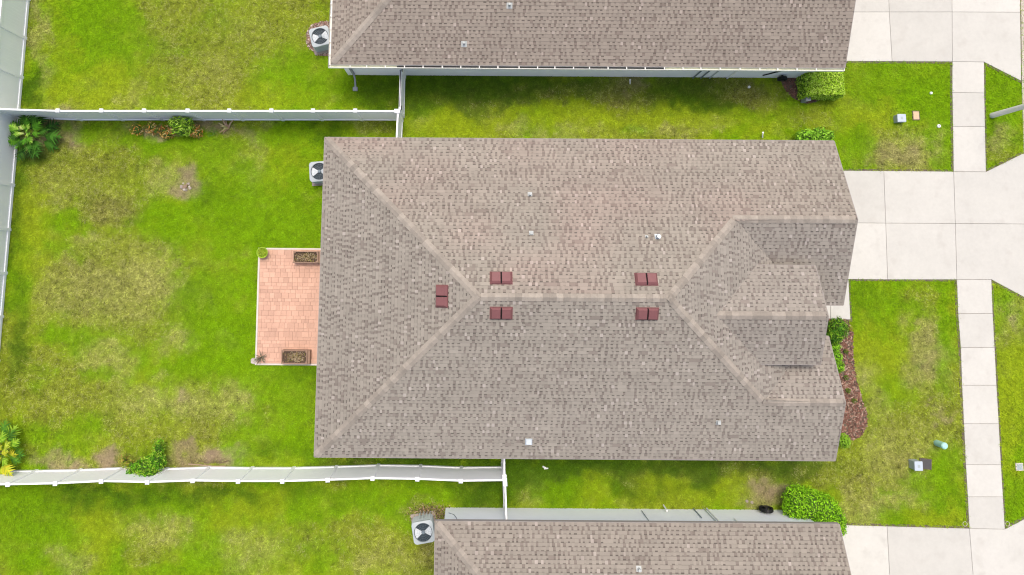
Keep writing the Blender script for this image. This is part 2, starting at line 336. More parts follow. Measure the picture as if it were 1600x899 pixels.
def build_ground():
    xs = np.concatenate([[-900, -300, -120, -60, -40, -30], np.arange(-25, 28.01, .125), [32, 40, 60, 120, 300, 900]])
    ys = np.concatenate([[-900, -300, -120, -60, -40, -25, -19], np.arange(-15.5, 15.01, .125), [18, 24, 40, 60, 120, 300, 900]])
    X, Y = np.meshgrid(xs, ys); C, dry, soil = lawn_color(X, Y)
    ny, nx = X.shape
    Z = (fbm(X * 1.3, Y * 1.3, 5, 3) - .5) * .018
    Z[(X < -24.9) | (X > 27.9) | (Y < -15.4) | (Y > 14.9)] = 0
    v = np.stack([X, Y, Z], -1).reshape(-1, 3)
    idx = np.arange(nx * ny).reshape(ny, nx)
    f = np.stack([idx[:-1, :-1], idx[:-1, 1:], idx[1:, 1:], idx[1:, :-1]], -1).reshape(-1, 4)
    me = bpy.data.meshes.new("ground"); me.from_pydata(v.tolist(), [], f.tolist())
    a = me.attributes.new("col", 'FLOAT_COLOR', 'POINT')
    a.data.foreach_set("color", np.concatenate([C.reshape(-1, 3) * .92, np.ones((nx * ny, 1))], 1).astype(np.float32).ravel())
    o = obj("ground", me, 'grass_ground'); tag(o, kind='structure')
    return o
build_ground()

def build_grass(n=380000):
    X = rng.uniform(-22.5, 25.6, n); Y = rng.uniform(-13.4, 12.8, n)
    keep = np.ones(n, bool)
    for p in NOGRASS: keep &= ~inside(X, Y, p)
    X, Y = X[keep], Y[keep]
    C, dry, soil = lawn_color(X, Y)
    keep = rng.random(len(X)) > soil * .95
    X, Y, C, dry = X[keep], Y[keep], C[keep], dry[keep]; n = len(X)
    nb = 2
    X = np.repeat(X, nb); Y = np.repeat(Y, nb); C = np.repeat(C, nb, 0); dry = np.repeat(dry, nb); N = len(X)
    X = X + rng.normal(0, .02, N); Y = Y + rng.normal(0, .02, N)
    ang = rng.uniform(0, 2 * np.pi, N); ln = rng.uniform(.05, .12, N) * (1 + .3 * dry); w = rng.uniform(.008, .017, N)
    lift = rng.uniform(.02, .07, N)
    dx, dy = np.cos(ang), np.sin(ang)
    b = np.stack([X, Y, np.full(N, .017)], -1)
    side = np.stack([-dy * w, dx * w, np.zeros(N)], -1)
    tip = b + np.stack([dx * ln, dy * ln, lift], -1)
    V = np.stack([b - side, b + side, tip], 1).reshape(-1, 3)
    clump = fbm(X * 11, Y * 11, 191, 2); cl2 = fbm(X * 5, Y * 5, 211, 2)
    jit = (1 + rng.normal(0, .10, N) + rng.normal(0, 1, N) * .22 * dry + (clump - .5) * (.5 + 1.3 * dry))[:, None]
    C = C * np.clip(jit, .3, 1.8) * 1.1
    u = rng.random(N) + (cl2 - .5) * .9
    lt = (u < .30 * np.clip(dry, 0, 1) - .02) & (dry > .3)
    C[lt] = C[lt] * .6 + np.array([.47, .45, .18]) * .4
    dk = u > 1.04 - .24 * np.clip(dry, 0, 1)
    C[dk] = C[dk] * .55 + np.array([.07, .065, .02]) * .4
    me = bpy.data.meshes.new("grass")
    me.vertices.add(N * 3); me.vertices.foreach_set("co", V.astype(np.float32).ravel())
    me.loops.add(N * 3); me.loops.foreach_set("vertex_index", np.arange(N * 3, dtype=np.int32))
    me.polygons.add(N); me.polygons.foreach_set("loop_start", np.arange(0, N * 3, 3, dtype=np.int32))
    try: me.polygons.foreach_set("loop_total", np.full(N, 3, np.int32))
    except Exception: pass
    a = me.attributes.new("col", 'FLOAT_COLOR', 'FACE')
    a.data.foreach_set("color", np.concatenate([C, np.ones((N, 1))], 1).astype(np.float32).ravel())
    me.update(); me.validate()
    o = obj("grass", me, 'blade'); tag(o, 'short green mown lawn grass with dry yellow patches', 'grass', kind='stuff')
build_grass()

# ================================================================== CONCRETE, KERB, STREET
def shrink(poly, d):
    cx = sum(p[0] for p in poly) / len(poly); cy = sum(p[1] for p in poly) / len(poly)
    n = len(poly); a = sum(poly[k][0] * poly[(k + 1) % n][1] - poly[(k + 1) % n][0] * poly[k][1] for k in range(n))
    if a < 0: poly = poly[::-1]
    out = []
    for k in range(n):
        p0, p1, p2 = [Vector(poly[(k + j) % n][:2]) for j in (-1, 0, 1)]
        e1 = (p1 - p0).normalized(); e2 = (p2 - p1).normalized()
        n1 = Vector((-e1.y, e1.x)); n2 = Vector((-e2.y, e2.x))
        m = (n1 + n2); den = 1 + n1.dot(n2)
        q = p1 + m * (d / max(den, .3)); out.append((q.x, q.y))
    return out
def build_slabs(name, polys, zt, runs=None):
    base = MB()
    for p in (runs or polys): base.prism(shrink(p, -.085), -.05, .020 + zt * .1)
    b = base.build(name, 'soil'); tag(b, kind='structure')
    for p in polys:
        m = MB(); q = shrink(p, .007); q2 = shrink(p, .016)
        m.prism(q, -.04, .042 + zt)
        m.prism(q2, .0415 + zt, .046 + zt)
        m.build('slab', 'concrete', b)
    return b
build_slabs('sidewalk', SLABS['sidewalk'], .000, [poly_world(Lp + Rp[::-1]) for Lp, Rp in zip(SW_L, SW_R)])
build_slabs('driveway', SLABS['driveway_mid'], .003, [poly_world([(1255, 266.5), (1380, 267.5), (1489, 268.5), (1539.5, 269), (1596, 241), (1610, 241), (1610, 465), (1600, 465), (1548, 437), (1494, 437), (1255, 436)])])
build_slabs('driveway', SLABS['driveway_top'], .003, [poly_world([(1255, -75), (1593, -75), (1594.5, 127), (1536.5, 97.5), (1487, 97), (1255, 96)])])
build_slabs('driveway', SLABS['driveway_bottom'], .003, [poly_world([(1255, 818.5), (1385, 822), (1513.5, 825.5), (1569, 826.5), (1603, 809), (1620, 809), (1620, 990), (1255, 990)])])
build_slabs('entry_walk', SLABS['walk'], .001, [poly_world([(1270, 436), (1325, 437), (1328, 499.5), (1270, 499)])])
kb = MB()
kx = [at(1593.5, -90).x, at(1594.5, 0).x, at(1596, 127).x, at(1599, 241).x, 25.0, 24.75, 24.5, 24.2]
ky = [at(1593.5, -90).y, at(1594.5, 0).y, at(1596, 127).y, at(1599, 241).y, 0.0, -4.0, -9.0, -18]
for k in range(len(kx) - 1):
    kb.prism([(kx[k], ky[k]), (kx[k] + .62, ky[k]), (kx[k + 1] + .62, ky[k + 1]), (kx[k + 1], ky[k + 1])], -.1, .036)
tag(kb.build('kerb', 'kerb'), kind='structure')
st = MB(); st.prism([(kx[0] + .6, 60), (33, 60), (33, -60), (kx[-1] + .6, -60)], -.05, .022)
for k in range(0): pass
tag(st.build('road', 'asphalt'), kind='structure')

# ================================================================== ROOFS
def lerp(a, b, t): return a + (b - a) * t
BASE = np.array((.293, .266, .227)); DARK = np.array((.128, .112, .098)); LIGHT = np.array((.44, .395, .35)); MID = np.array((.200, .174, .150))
def shingle_plane(mb, pts, eave_dir, seed, tint=(1, 1, 1), pink=0.0):
    """cover a flat polygon (3-D points) with courses of laminated shingles"""
    rnd = random.Random(seed); tint = np.array(tint); gapl = .52 if abs(eave_dir[1]) > 0 or pink else .66
    P = [Vector(p) for p in pts]
    u = Vector(eave_dir).normalized()
    n = Vector((0, 0, 0))
    for k in range(len(P)):
        a, b = P[k], P[(k + 1) % len(P)]
        n += Vector(((a.y - b.y) * (a.z + b.z), (a.z - b.z) * (a.x + b.x), (a.x - b.x) * (a.y + b.y)))
    n.normalize()
    if n.z < 0: n = -n
    v = n.cross(u).normalized()
    if v.z < 0: v = -v
    o = min(P, key=lambda p: p.z)
    uv = [((p - o).dot(u), (p - o).dot(v)) for p in P]
    vmin = min(q[1] for q in uv); vmax = max(q[1] for q in uv)
    def interval(vv):
        vv = min(max(vv, vmin + 1e-4), vmax - 1e-4); xs = []
        for k in range(len(uv)):
            (u0, v0), (u1, v1) = uv[k], uv[(k + 1) % len(uv)]
            if (v0 > vv) != (v1 > vv): xs.append(u0 + (u1 - u0) * (vv - v0) / (v1 - v0))
        return (min(xs), max(xs)) if len(xs) > 1 else (0, 0)
    EXP = .143
    W = lambda a, b, h: o + u * a + v * b + n * h
    vv = vmin; row = 0
    while vv < vmax - .01:
        v1 = min(vv + EXP, vmax); a0, b0 = interval(vv + .002); a1, b1 = interval(v1 - .002)
        if b0 - a0 < .02: break
        cl = lambda x, t: min(max(x, lerp(a0, a1, t)), lerp(b0, b1, t))
        rowt = 1 + rnd.uniform(-.035, .035)
        def quad(x0, x1, t0, t1, h0, h1, c, riser=0):
            q = [W(cl(x0, t0), lerp(vv, v1, t0), h0), W(cl(x1, t0), lerp(vv, v1, t0), h0), W(cl(x1, t1), lerp(vv, v1, t1), h1), W(cl(x0, t1), lerp(vv, v1, t1), h1)]
            if (q[1] - q[0]).length < .004 and (q[2] - q[3]).length < .004: return
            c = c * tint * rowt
            mb.face(q, c)
            if riser: mb.face([W(cl(x0, t0), lerp(vv, v1, t0), h0 - riser), W(cl(x1, t0), lerp(vv, v1, t0), h0 - riser), q[1], q[0]], c * .8)
        x = min(a0, a1) - rnd.uniform(0, .3); end = max(b0, b1)
        mode = rnd.random()
        while x < end:
            tw = rnd.choice((.08, .095, .11, .12, .15)); gw = rnd.choice((.075, .09, .105, .12))
            if rnd.random() < .10: tw += rnd.choice((.12, .24))
            # tooth
            r = rnd.random()
            pk = pink * (vnoise(np.array((x + o.x) * .5), np.array(vv * .7 + 3), 77) * 1.6 - .35)
            pkv = np.array((1 + .14 * max(pk, 0), 1 - .02 * max(pk, 0), 1.0))
            c = BASE * rnd.uniform(.97, 1.05)
            if r < .07 and tw < .14: c = LIGHT * rnd.uniform(.78, .92)
            elif r < .22: c = BASE * 1.07
            elif r < .27: c = MID * rnd.uniform(1.1, 1.25)
            sl_ = rnd.uniform(.86, .93); quad(x, x + tw, 0, sl_, .019, .009, c * pkv, .012); quad(x, x + tw, sl_, 1, .009, .008, c * pkv * rnd.uniform(.6, .85))  # top strip of each tooth darkened: shadow of the next course painted in
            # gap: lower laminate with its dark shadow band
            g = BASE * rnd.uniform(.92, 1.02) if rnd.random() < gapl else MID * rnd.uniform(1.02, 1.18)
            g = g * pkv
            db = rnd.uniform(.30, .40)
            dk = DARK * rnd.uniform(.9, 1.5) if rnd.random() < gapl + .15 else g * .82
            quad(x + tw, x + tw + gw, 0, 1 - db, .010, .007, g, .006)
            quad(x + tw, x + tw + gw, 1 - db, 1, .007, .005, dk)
            x += tw + gw
        vv = v1; row += 1
def cap_mesh(a, b, nl, nr, name):
    """folded ridge shingle for an edge a->b whose two planes have normals nl, nr; origin on the edge"""
    d = (b - a).normalized(); m = MB()
    L = .30; hw = .145
    sl = nl.cross(d).normalized(); sr = nr.cross(d).normalized()
    up = (nl + nr).normalized()
    if sl.dot(sr) > 0: sr = -sr
    if sl.z > .2: sl = -sl
    if sr.z > .2: sr = -sr
    for s, nn in ((sl, nl), (sr, nr)):
        p0 = up * .046; p1 = up * .028 + d * L
        q0 = s * hw + nn * .034; q1 = s * hw + nn * .018 + d * L
        f = [p0, p1, q1, q0]
        if (p1 - p0).cross(q0 - p0).dot(nn) < 0: f = f[::-1]
        m.face(f)
        m.face([p0, q0, q0 - nn * .014, p0 - up * .014]); m.face([q0, q1, q1 - nn * .012, q0 - nn * .014])
    me = m.mesh(name); me.materials.append(M['cap']); return me
def ridge_caps(a, b, nl, nr, parent, step=.25, seed=0):
    a, b = Vector(a), Vector(b); me = cap_mesh(a, b, Vector(nl), Vector(nr), 'ridge_cap'); Lg = (b - a).length; d = (b - a) / Lg
    r = random.Random(seed); t = .10
    while t < Lg - .03:
        o = bpy.data.objects.new('ridge_cap', me); col.objects.link(o); o.parent = parent
        o.location = a + d * min(t, Lg - .2) + Vector((0, 0, r.uniform(0, .004)))
        t += step
def roof_vent(parent, px, py, z, nrm, along):
    """red-brown off-ridge vent of two hoods with a dark slot between"""
    c = at(px, py, z); n = Vector(nrm).normalized(); a = Vector(along).normalized(); b = n.cross(a)
    mtx = Matrix((a, b, n)).transposed().to_4x4(); mtx.translation = c
    m = MB()
    for s in (-1, 1):
        x0, x1 = sorted((s * .022, s * .40)); 
        lo = [(x0, -.235), (x1, -.235), (x1, .235), (x0, .235)]
        xi = sorted((s * .030, s * .335)); hi = [(xi[0], -.16), (xi[1], -.16), (xi[1], .19), (xi[0], .19)]
        A = [mtx @ Vector((p[0], p[1], .02)) for p in lo]; A2 = [mtx @ Vector((p[0], p[1], .07)) for p in lo]; B = [mtx @ Vector((p[0], p[1], .15)) for p in hi]
        m.face(B)
        for k in range(4):
            k2 = (k + 1) % 4; m.face([A2[k], A2[k2], B[k2], B[k]]); m.face([A[k], A[k2], A2[k2], A2[k]])
    m.box(-.42, .42, -.25, .25, .016, .024, mtx=mtx)
    o = m.build('roof_vent', 'vent', parent)
    s_ = MB(); s_.box(-.0215, .0215, -.22, .22, .02, .085, mtx=mtx); s_.build('roof_vent_slot', 'slot', parent)
    return o
def pipe_vent(parent, px, py, z, r=.045, h=.22, flash=.13, m='flashing', square=False, nrm=(0, 0, 1)):
    c = at(px, py, z); b = MB(); n = Vector(nrm).normalized()
    u = Vector((1, 0, 0)); u = (u - n * u.dot(n)).normalized(); v = n.cross(u)
    mtx = Matrix((u, v, n)).transposed().to_4x4(); mtx.translation = c
    b.box(-flash, flash, -flash, flash, .0, .028, mtx=mtx)
    if square: b.box(c.x - r, c.x + r, c.y - r, c.y + r, c.z - .05, c.z + h)
    else: b.tube([c + Vector((0, 0, -.05)), c + Vector((0, 0, h))], r, 10)
    b.build('vent_pipe', m, parent)

zR = lambda d: ZE + PIT * d
HALF = (YT - YB) / 2; YM = (YT + YB) / 2; ZR = zR(HALF)
AL = (XL + HALF, YM, ZR); XF = 13.485; AR = (XF - HALF, YM, ZR)
GX, GY = 14.87, 1.86; GH = YT - GY; GZ = zR(GH); GB = GY - GH; HU = (XF - GH, GY, GZ)
TX, TY = 14.22, -5.09; TH_ = TY - YB; TZ = zR(TH_); TT = TY + TH_; HD = (XF - TH_, TY, TZ)
EX, EY, EH = 13.33, -1.79, 1.88; EZ = 4.55; EZE = EZ - EH * PIT; EX0 = XF - (EZ - ZE) / PIT; EX1 = XF - (EZE - ZE) / PIT
nT, nB_, nLf, nF = (0, PIT, 1), (0, -PIT, 1), (-PIT, 0, 1), (PIT, 0, 1)
house = thing('house', (0, 0, 0), 'whole brown shingle roofed house in the middle, with red-brown roof vents', 'house')
def wallset(parent, polys, mname='wall'):
    for poly, z0, z1 in polys:
        m = MB(); m.prism(poly, z0, z1); m.build('wall', mname, parent)
wallset(house, [([(-5.72, 4.82), (14.45, 4.82), (14.45, -1.12), (13.1, -1.12), (13.1, -3.1), (13.8, -3.1), (13.8, -7.08), (-5.72, -7.08)], -.05, 2.62)])
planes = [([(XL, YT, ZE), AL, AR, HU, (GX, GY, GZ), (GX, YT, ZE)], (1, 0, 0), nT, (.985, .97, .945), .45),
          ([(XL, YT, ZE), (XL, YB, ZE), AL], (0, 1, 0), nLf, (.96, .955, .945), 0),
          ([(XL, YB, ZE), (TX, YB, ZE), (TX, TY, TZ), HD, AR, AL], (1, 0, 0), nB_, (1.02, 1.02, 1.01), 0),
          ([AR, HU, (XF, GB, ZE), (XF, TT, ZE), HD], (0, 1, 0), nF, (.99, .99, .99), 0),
          ([HU, (GX, GY, GZ), (GX, GB, ZE), (XF, GB, ZE)], (1, 0, 0), nB_, (.95, .95, .955), 0),  # darker tint: shade of the slope facing away from the sun painted in
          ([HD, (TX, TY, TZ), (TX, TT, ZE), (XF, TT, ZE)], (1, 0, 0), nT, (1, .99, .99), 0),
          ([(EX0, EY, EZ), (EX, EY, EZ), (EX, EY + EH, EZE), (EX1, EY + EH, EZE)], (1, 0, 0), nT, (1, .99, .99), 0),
          ([(EX0, EY, EZ), (EX, EY, EZ), (EX, EY - EH, EZE), (EX1, EY - EH, EZE)], (1, 0, 0), nB_, (.95, .95, .955), 0)]  # entry slope away from the sun, likewise tinted darker as painted shade
def make_roof(parent, planes, seed):
    deck = MB(); sh = MB()
    for k, (pts, ed, nn, tint, pink) in enumerate(planes):
        P = [Vector(p) for p in pts]; up = Vector(nn).normalized()
        a = (P[1] - P[0]).cross(P[2] - P[0]).dot(up)
        deck.face(P if a > 0 else P[::-1])
        Q = [p - Vector((0, 0, .13)) for p in P]; deck.face(Q if a < 0 else Q[::-1])
        for j in range(len(P)):
            j2 = (j + 1) % len(P); deck.face([P[j], P[j2], Q[j2], Q[j]])
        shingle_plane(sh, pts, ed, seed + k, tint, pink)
    roof = deck.build('roof', 'deck', parent)
    s = sh.build('shingles', 'shingle', roof); s['kind'] = 'stuff'
    return roof
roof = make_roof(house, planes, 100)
def drip(parent, segs):
    m = MB()
    for a, b in segs:
        a, b = Vector(a), Vector(b); d = (b - a).normalized(); out = d.cross(Vector((0, 0, 1))).normalized()
        q = [a, b, b + out * .022, a + out * .022]
        top = [p + Vector((0, 0, .012)) for p in q]; bot = [p - Vector((0, 0, .17)) for p in q]
        m.face(top)
        m.face([bot[3], bot[2], top[2], top[3]]); m.face([bot[0], bot[3], top[3], top[0]]); m.face([bot[2], bot[1], top[1], top[2]]); m.face(bot[::-1])
    m.build('fascia', 'drip', parent)
drip(house, [((XL, YT, ZE), (XL, YB, ZE)), ((XL, YB, ZE), (TX, YB, ZE)), ((GX, YT, ZE), (XL, YT, ZE)),
             ((GX, GY, GZ), (GX, YT, ZE)), ((GX, GB, ZE), (GX, GY, GZ)), ((TX, YB, ZE), (TX, TY, TZ)), ((TX, TY, TZ), (TX, TT, ZE)), ((XF, GB, ZE), (GX, GB, ZE)),
             ((TX, TT, ZE), (XF, TT, ZE)), ((EX, EY - EH, EZE), (EX, EY, EZ)), ((EX, EY, EZ), (EX, EY + EH, EZE)), ((EX, EY + EH, EZE), (EX1, EY + EH, EZE)), ((EX1, EY - EH, EZE), (EX, EY - EH, EZE))])
m = MB(); m.prism([(11.6, EY - EH + .3), (13.05, EY - EH + .3), (13.05, EY + EH - .3), (11.6, EY + EH - .3)], 2.9, EZE - .05)
m.build('gable_wall', 'wall', house)
m = MB()   # gable end triangles
for x, y, h, z in ((14.449, GY, GH, GZ), (13.799, TY, TH_, TZ), (13.049, EY, EH, EZ)):
    m.face([(x, y - h + .1, z - h * PIT - .12), (x, y + h - .1, z - h * PIT - .12), (x, y, z - .16)])
    m.face([(x - .2, y - h + .1, z - h * PIT - .12), (x - .2, y, z - .16), (x - .2, y + h - .1, z - h * PIT - .12)])
m.build('gable_end', 'wall', house)
# ridge and hip caps (lower ends first)
ridge_caps((XL, YB, ZE), AL, nLf, nB_, roof, seed=1); ridge_caps((XL, YT, ZE), AL, nLf, nT, roof, seed=2)
ridge_caps(HU, AR, nT, nF, roof, seed=3); ridge_caps(HD, AR, nB_, nF, roof, seed=4)
ridge_caps(AL, AR, nT, nB_, roof, seed=5)
ridge_caps((GX, GY, GZ), HU, nT, nB_, roof, seed=6); ridge_caps((TX, TY, TZ), HD, nT, nB_, roof, seed=7)
ridge_caps((EX, EY, EZ), (EX0, EY, EZ), nT, nB_, roof, seed=8)
def zplane(px, py, f):
    z = ZE
    for _ in range(12):
        p = at(px, py, z); z = f(p.x, p.y)
    return z
fT = lambda x, y: ZE + PIT * (YT - y); fB = lambda x, y: ZE + PIT * (y - YB); fL = lambda x, y: ZE + PIT * (x - XL)
for px, py in ((783, 435), (1009.5, 437)): roof_vent(roof, px, py, zplane(px, py, fT) + .0, nT, (1, 0, 0))
for px, py in ((783, 489), (1011, 490)): roof_vent(roof, px, py, zplane(px, py, fB), nB_, (1, 0, 0))
roof_vent(roof, 691, 463, zplane(691, 463, fL), nLf, (0, 1, 0))
pipe_vent(roof, 828, 304, zplane(828, 304, fT), .05, .22, .09, 'flashing', nrm=nT)
pipe_vent(roof, 830, 364.5, zplane(830, 364.5, fT), .06, .15, .085, 'flashing', nrm=nT)
pipe_vent(roof, 1010, 370, zplane(1010, 370, fT), .03, .2, .05, 'flashing', nrm=nT)
pipe_vent(roof, 1027, 370, zplane(1027, 370, fT), .075, .28, .10, 'galv', nrm=nT)
pipe_vent(roof, 826, 690, zplane(826, 690, fB), .10, .12, .14, 'galv', square=True, nrm=nB_)
pipe_vent(roof, 1122, 660, zplane(1122, 660, fB), .06, .14, .09, 'flashing', square=True, nrm=nB_)

# ---- neighbouring houses (they run out of the picture)
def neighbour(label, x0, x1, yE, sgn, wall_x0, wall_x1, wall_y, gutter, seed, tint):
    """sgn=+1: body lies towards +y, its eave yE faces the middle house; hip end at x0, gable end at x1"""
    h = thing('house', (0, 0, 0), label, 'house')
    D = 12.6; yF = yE + sgn * D; ym = yE + sgn * D / 2; hz = ZE + PIT * D / 2
    n1 = (0, -sgn * PIT, 1); n2 = (0, sgn * PIT, 1)
    apex = (x0 + D / 2, ym, hz); gx = x1 + .0
    pl = [([(x0, yE, ZE), (gx, yE, ZE), (gx, ym, hz), apex], (1, 0, 0), n1, tint, 0),
          ([(x0, yE, ZE), (x0, yF, ZE), apex], (0, 1, 0), nLf, tint, 0)]
    far = [(x0, yF, ZE), (gx, yF, ZE), (gx, ym, hz), apex]
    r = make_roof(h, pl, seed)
    m = MB(); m.face(far if sgn < 0 else far[::-1]); m.build('far_slope', 'deck', r)
    ridge_caps((x0, yE, ZE), apex, nLf, n1, r, seed=seed)
    m = MB(); m.prism([(wall_x0, wall_y), (wall_x1, wall_y), (wall_x1, yF - sgn * .4), (wall_x0, yF - sgn * .4)], -.05, 2.66); w = m.build('wall', 'wall', h)
    m = MB(); ya, yb = sorted((yE - sgn * .0, wall_y)); m.box(x0 + .02, gx - .02, ya + .02, yb, 2.60, 2.612); m.build('soffit', 'gutter', h)
    segs = [((x0, yE, ZE), (gx, yE, ZE))] if sgn > 0 else [((gx, yE, ZE), (x0, yE, ZE))]
    segs += [((x0, yF, ZE), (x0, yE, ZE))] if sgn > 0 else [((x0, yE, ZE), (x0, yF, ZE))]
    segs += [((gx, yE, ZE), (gx, ym, hz))] if sgn > 0 else [((gx, ym, hz), (gx, yE, ZE))]
    drip(h, segs)
    return h, r, w
p = at(1320, 104, ZE); q = at(517, 104, ZE)
nT_house, nT_roof, nT_wall = neighbour('brown roofed house at the top edge with a white gutter along its eave', q.x, p.x, (p.y + q.y) / 2 + .02, 1, -6.05 + .3, 15.1, 8.63, True, 300, (.98, .93, .90))
p2 = at(1311, 817.5, ZE); q2 = at(680, 816.5, ZE)
nB_house, nB_roof, nB_wall = neighbour('brown roofed house at the bottom edge with pale grey-blue side wall', q2.x, p2.x, (p2.y + q2.y) / 2, -1, -1.06, 13.95, -10.24, False, 400, (.94, .92, .90))
# gutter on the top house: open trough with hangers, along the side and the rear
yE_T = (p.y + q.y) / 2 + .02
g = MB(); gi = MB()
x0, x1 = q.x - .12, p.x
for (a, b, c, d) in ((x0, x1, yE_T - .135, yE_T - .118), (x0, x1, yE_T - .024, yE_T - .012)):
    g.box(a, b, c, d, 2.60, 2.735)
g.box(x0, x1, yE_T - .118, yE_T - .024, 2.60, 2.612); g.box(x0 - .002, x0 + .014, yE_T - .118, yE_T + 6, 2.6, 2.735); g.box(x1 - .014, x1 + .002, yE_T - .134, yE_T - .02, 2.6, 2.73)
gut = g.build('gutter', 'gutter', nT_house)
gi.box(x0 + .02, x1 - .02, yE_T - .117, yE_T - .025, 2.612, 2.64); gi.build('gutter_debris', 'gutter_in', gut)
gi = MB(); gi.box(at(620, 107, 2.7).x, at(1040, 107, 2.7).x, yE_T - .095, yE_T - .027, 2.641, 2.66); gi.build('wet_leaf_litter', 'dark', gut)
k = x0 + .75
hx = [at(c, 107, 2.72).x for c in (547, 573, 602, 632, 661, 691, 720, 749, 778, 811, 840, 867, 896, 921, 950, 979, 1008, 1038, 1067, 1095, 1125, 1156, 1187, 1215, 1245, 1275)]
for xx in hx:
    hm = MB(); hm.box(xx - .022, xx + .022, yE_T - .118, yE_T - .024, 2.728, 2.742); hm.build('gutter_hanger', 'gutter', gut)
g = MB()
for (a, b) in ((q.x - .118, q.x - .104), (q.x - .024, q.x - .012)): g.box(a, b, yE_T - .12, yE_T + 5, 2.60, 2.735)
g.box(q.x - .104, q.x - .024, yE_T, yE_T + 5, 2.6, 2.635); gl = g.build('gutter', 'gutter', nT_house)
for k in range(8):
    hm = MB(); yy = yE_T + .45 + k * .55; hm.box(q.x - .104, q.x - .024, yy - .02, yy + .02, 2.728, 2.74); hm.build('gutter_hanger', 'gutter', gl)
# downspout with elbow at the bottom of the top house
dsx = at(545, 118, 1.5).x
d = MB(); xx = -5.45
d.box(xx - .05, xx + .05, 8.555, 8.63, .25, 2.6)
d.tube([(xx, 8.59, .3), (xx + .02, 8.5, .14), (xx + .04, 8.36, .10), (xx + .06, 8.02, .08)], .05, 4); d.build('downspout', 'hedgegrey', nT_house)
sb = MB(); sb.box(xx - .05, xx + .17, 7.86, 8.04, .04, .15); tag(sb.build('splash_block', 'hedgegrey', bevel=.015), 'small grey splash block on grass below the downspout', 'splash block')

# ================================================================== FENCES
def fence(label, pts, h=1.83, gate=False, group='white vinyl fences', skip_posts=()):
    f = thing('fence', (*pts[0][:2], 0), label, 'fence', group); o = Vector(pts[0][:2])
    P = [Vector(p[:2]) - o for p in pts]
    for k, p in enumerate(P):
        if k in skip_posts: continue
        d = (P[min(k + 1, len(P) - 1)] - P[max(k - 1, 0)]); a = math.atan2(d.y, d.x)
        m = MB(); m.box(-.064, .064, -.064, .064, -.05, h + .04); post = m.build('post', 'vinyl', f, (p.x, p.y, 0)); post.rotation_euler = (0, 0, a)
        m = MB(); s = .083
        m.box(-s, s, -s, s, h + .04, h + .065); i = len(m.v)
        m.face([(-s, -s, h + .065), (s, -s, h + .065), (0, 0, h + .11)]); m.face([(s, -s, h + .065), (s, s, h + .065), (0, 0, h + .11)])
        m.face([(s, s, h + .065), (-s, s, h + .065), (0, 0, h + .11)]); m.face([(-s, s, h + .065), (-s, -s, h + .065), (0, 0, h + .11)])
        m.build('post_cap', 'vinyl', post)
    for k in range(len(P) - 1):
        a, b = P[k], P[k + 1]; L = (b - a).length; ang = math.atan2(b.y - a.y, b.x - a.x)
        def put(m, name):
            ob = m.build(name, 'vinyl', f, (a.x, a.y, 0)); ob.rotation_euler = (0, 0, ang); return ob
        m = MB(); m.box(.062, L - .062, -.034, .034, h - .14, h); put(m, 'top_rail')
        m = MB(); m.box(.062, L - .062, -.045, .045, .05, .19); put(m, 'bottom_rail')
        m = MB(); nb = max(2, round((L - .12) / .152)); w = (L - .124) / nb
        for j in range(nb): m.box(.062 + j * w + .002, .062 + (j + 1) * w - .002, -.011, .011, .188, h - .138)
        m.box(.062, L - .062, -.007, .007, .186, h - .136)
        put(m, 'panel')
    return f
XFEN = -20.63
yA = at(2, 172, 1.8).y
corner = (XFEN, 6.52)
top_pts = [corner] + [tuple(at(c, 173, 1.88).xy) for c in (90, 158, 225, 293, 358, 424, 489, 555)] + [tuple(at(619, 173.5, 1.88).xy)]
fence('white vinyl side fence above the back lawn, running between planted bed and upper yard', top_pts)
bp = [(-62, 758), (12, 757.5), (86, 756), (158, 752.5), (230, 754), (301, 751.5), (372, 752.5), (441, 752.5), (512, 750.5), (582, 748), (652, 749), (720, 752), (789, 751)]
bot_pts = [tuple(at(c[0], c[1], 1.88).xy) for c in bp]
fence('long slightly wavy white vinyl fence below the back lawn', bot_pts)
ly = [6.52]
for c in ((24, 290), (17, 359), (9.5, 427), (4, 495), (-2, 564), (-8, 632), (-13, 700), (-18, 762)): ly.append(at(*c, 0).y)
fence('white vinyl rear fence left of the back lawn, below the corner', [(XFEN, y) for y in ly], skip_posts=(0,))
ly = [6.52] + [at(*c, 0).y for c in ((38, 122), (43.5, 61), (49, 0), (54, -62))]
fence('white vinyl rear fence at the top left corner, above the corner shrub', [(XFEN - .03, y) for y in ly], skip_posts=(0,))
e = top_pts[-1]
ret_top = [(e[0] + .07, e[1] - .02), (e[0] + .02, 4.9)]
fence('short white fence stub between the top side fence and the middle roof', ret_top)
g0 = at(623, 117, 1.85)
# gate up to the top house wall
gt = thing('gate', (e[0] + .14, e[1] + .08, 0), 'narrow white vinyl gate with black hinges beside the top house', 'gate')
GL = 8.5 - e[1] - .1
m = MB(); m.box(-.022, .022, .05, GL - .04, .1, 1.78); m.build('gate_panel', 'vinyl', gt)
for z in (.16, 1.70):
    m = MB(); m.box(-.04, .04, .03, GL - .02, z - .08, z + .08); m.build('gate_rail', 'vinyl', gt)
for y in (.06, GL - .05):
    m = MB(); m.box(-.045, .045, y - .055, y + .055, .06, 1.80); m.build('gate_stile', 'vinyl', gt)
m = MB(); m.box(-.07, .07, GL - .01, GL + .13, -.05, 1.9); po = m.build('post', 'vinyl', gt)
m = MB(); m.box(-.085, .085, GL - .025, GL + .145, 1.9, 1.93); m.build('post_cap', 'vinyl', po)
for y in (.02, GL - .16):
    m = MB(); m.box(.046, .075, y, y + .16, 1.62, 1.78); m.build('hinge', 'dark', gt)
b_end = Vector(bot_pts[-1])
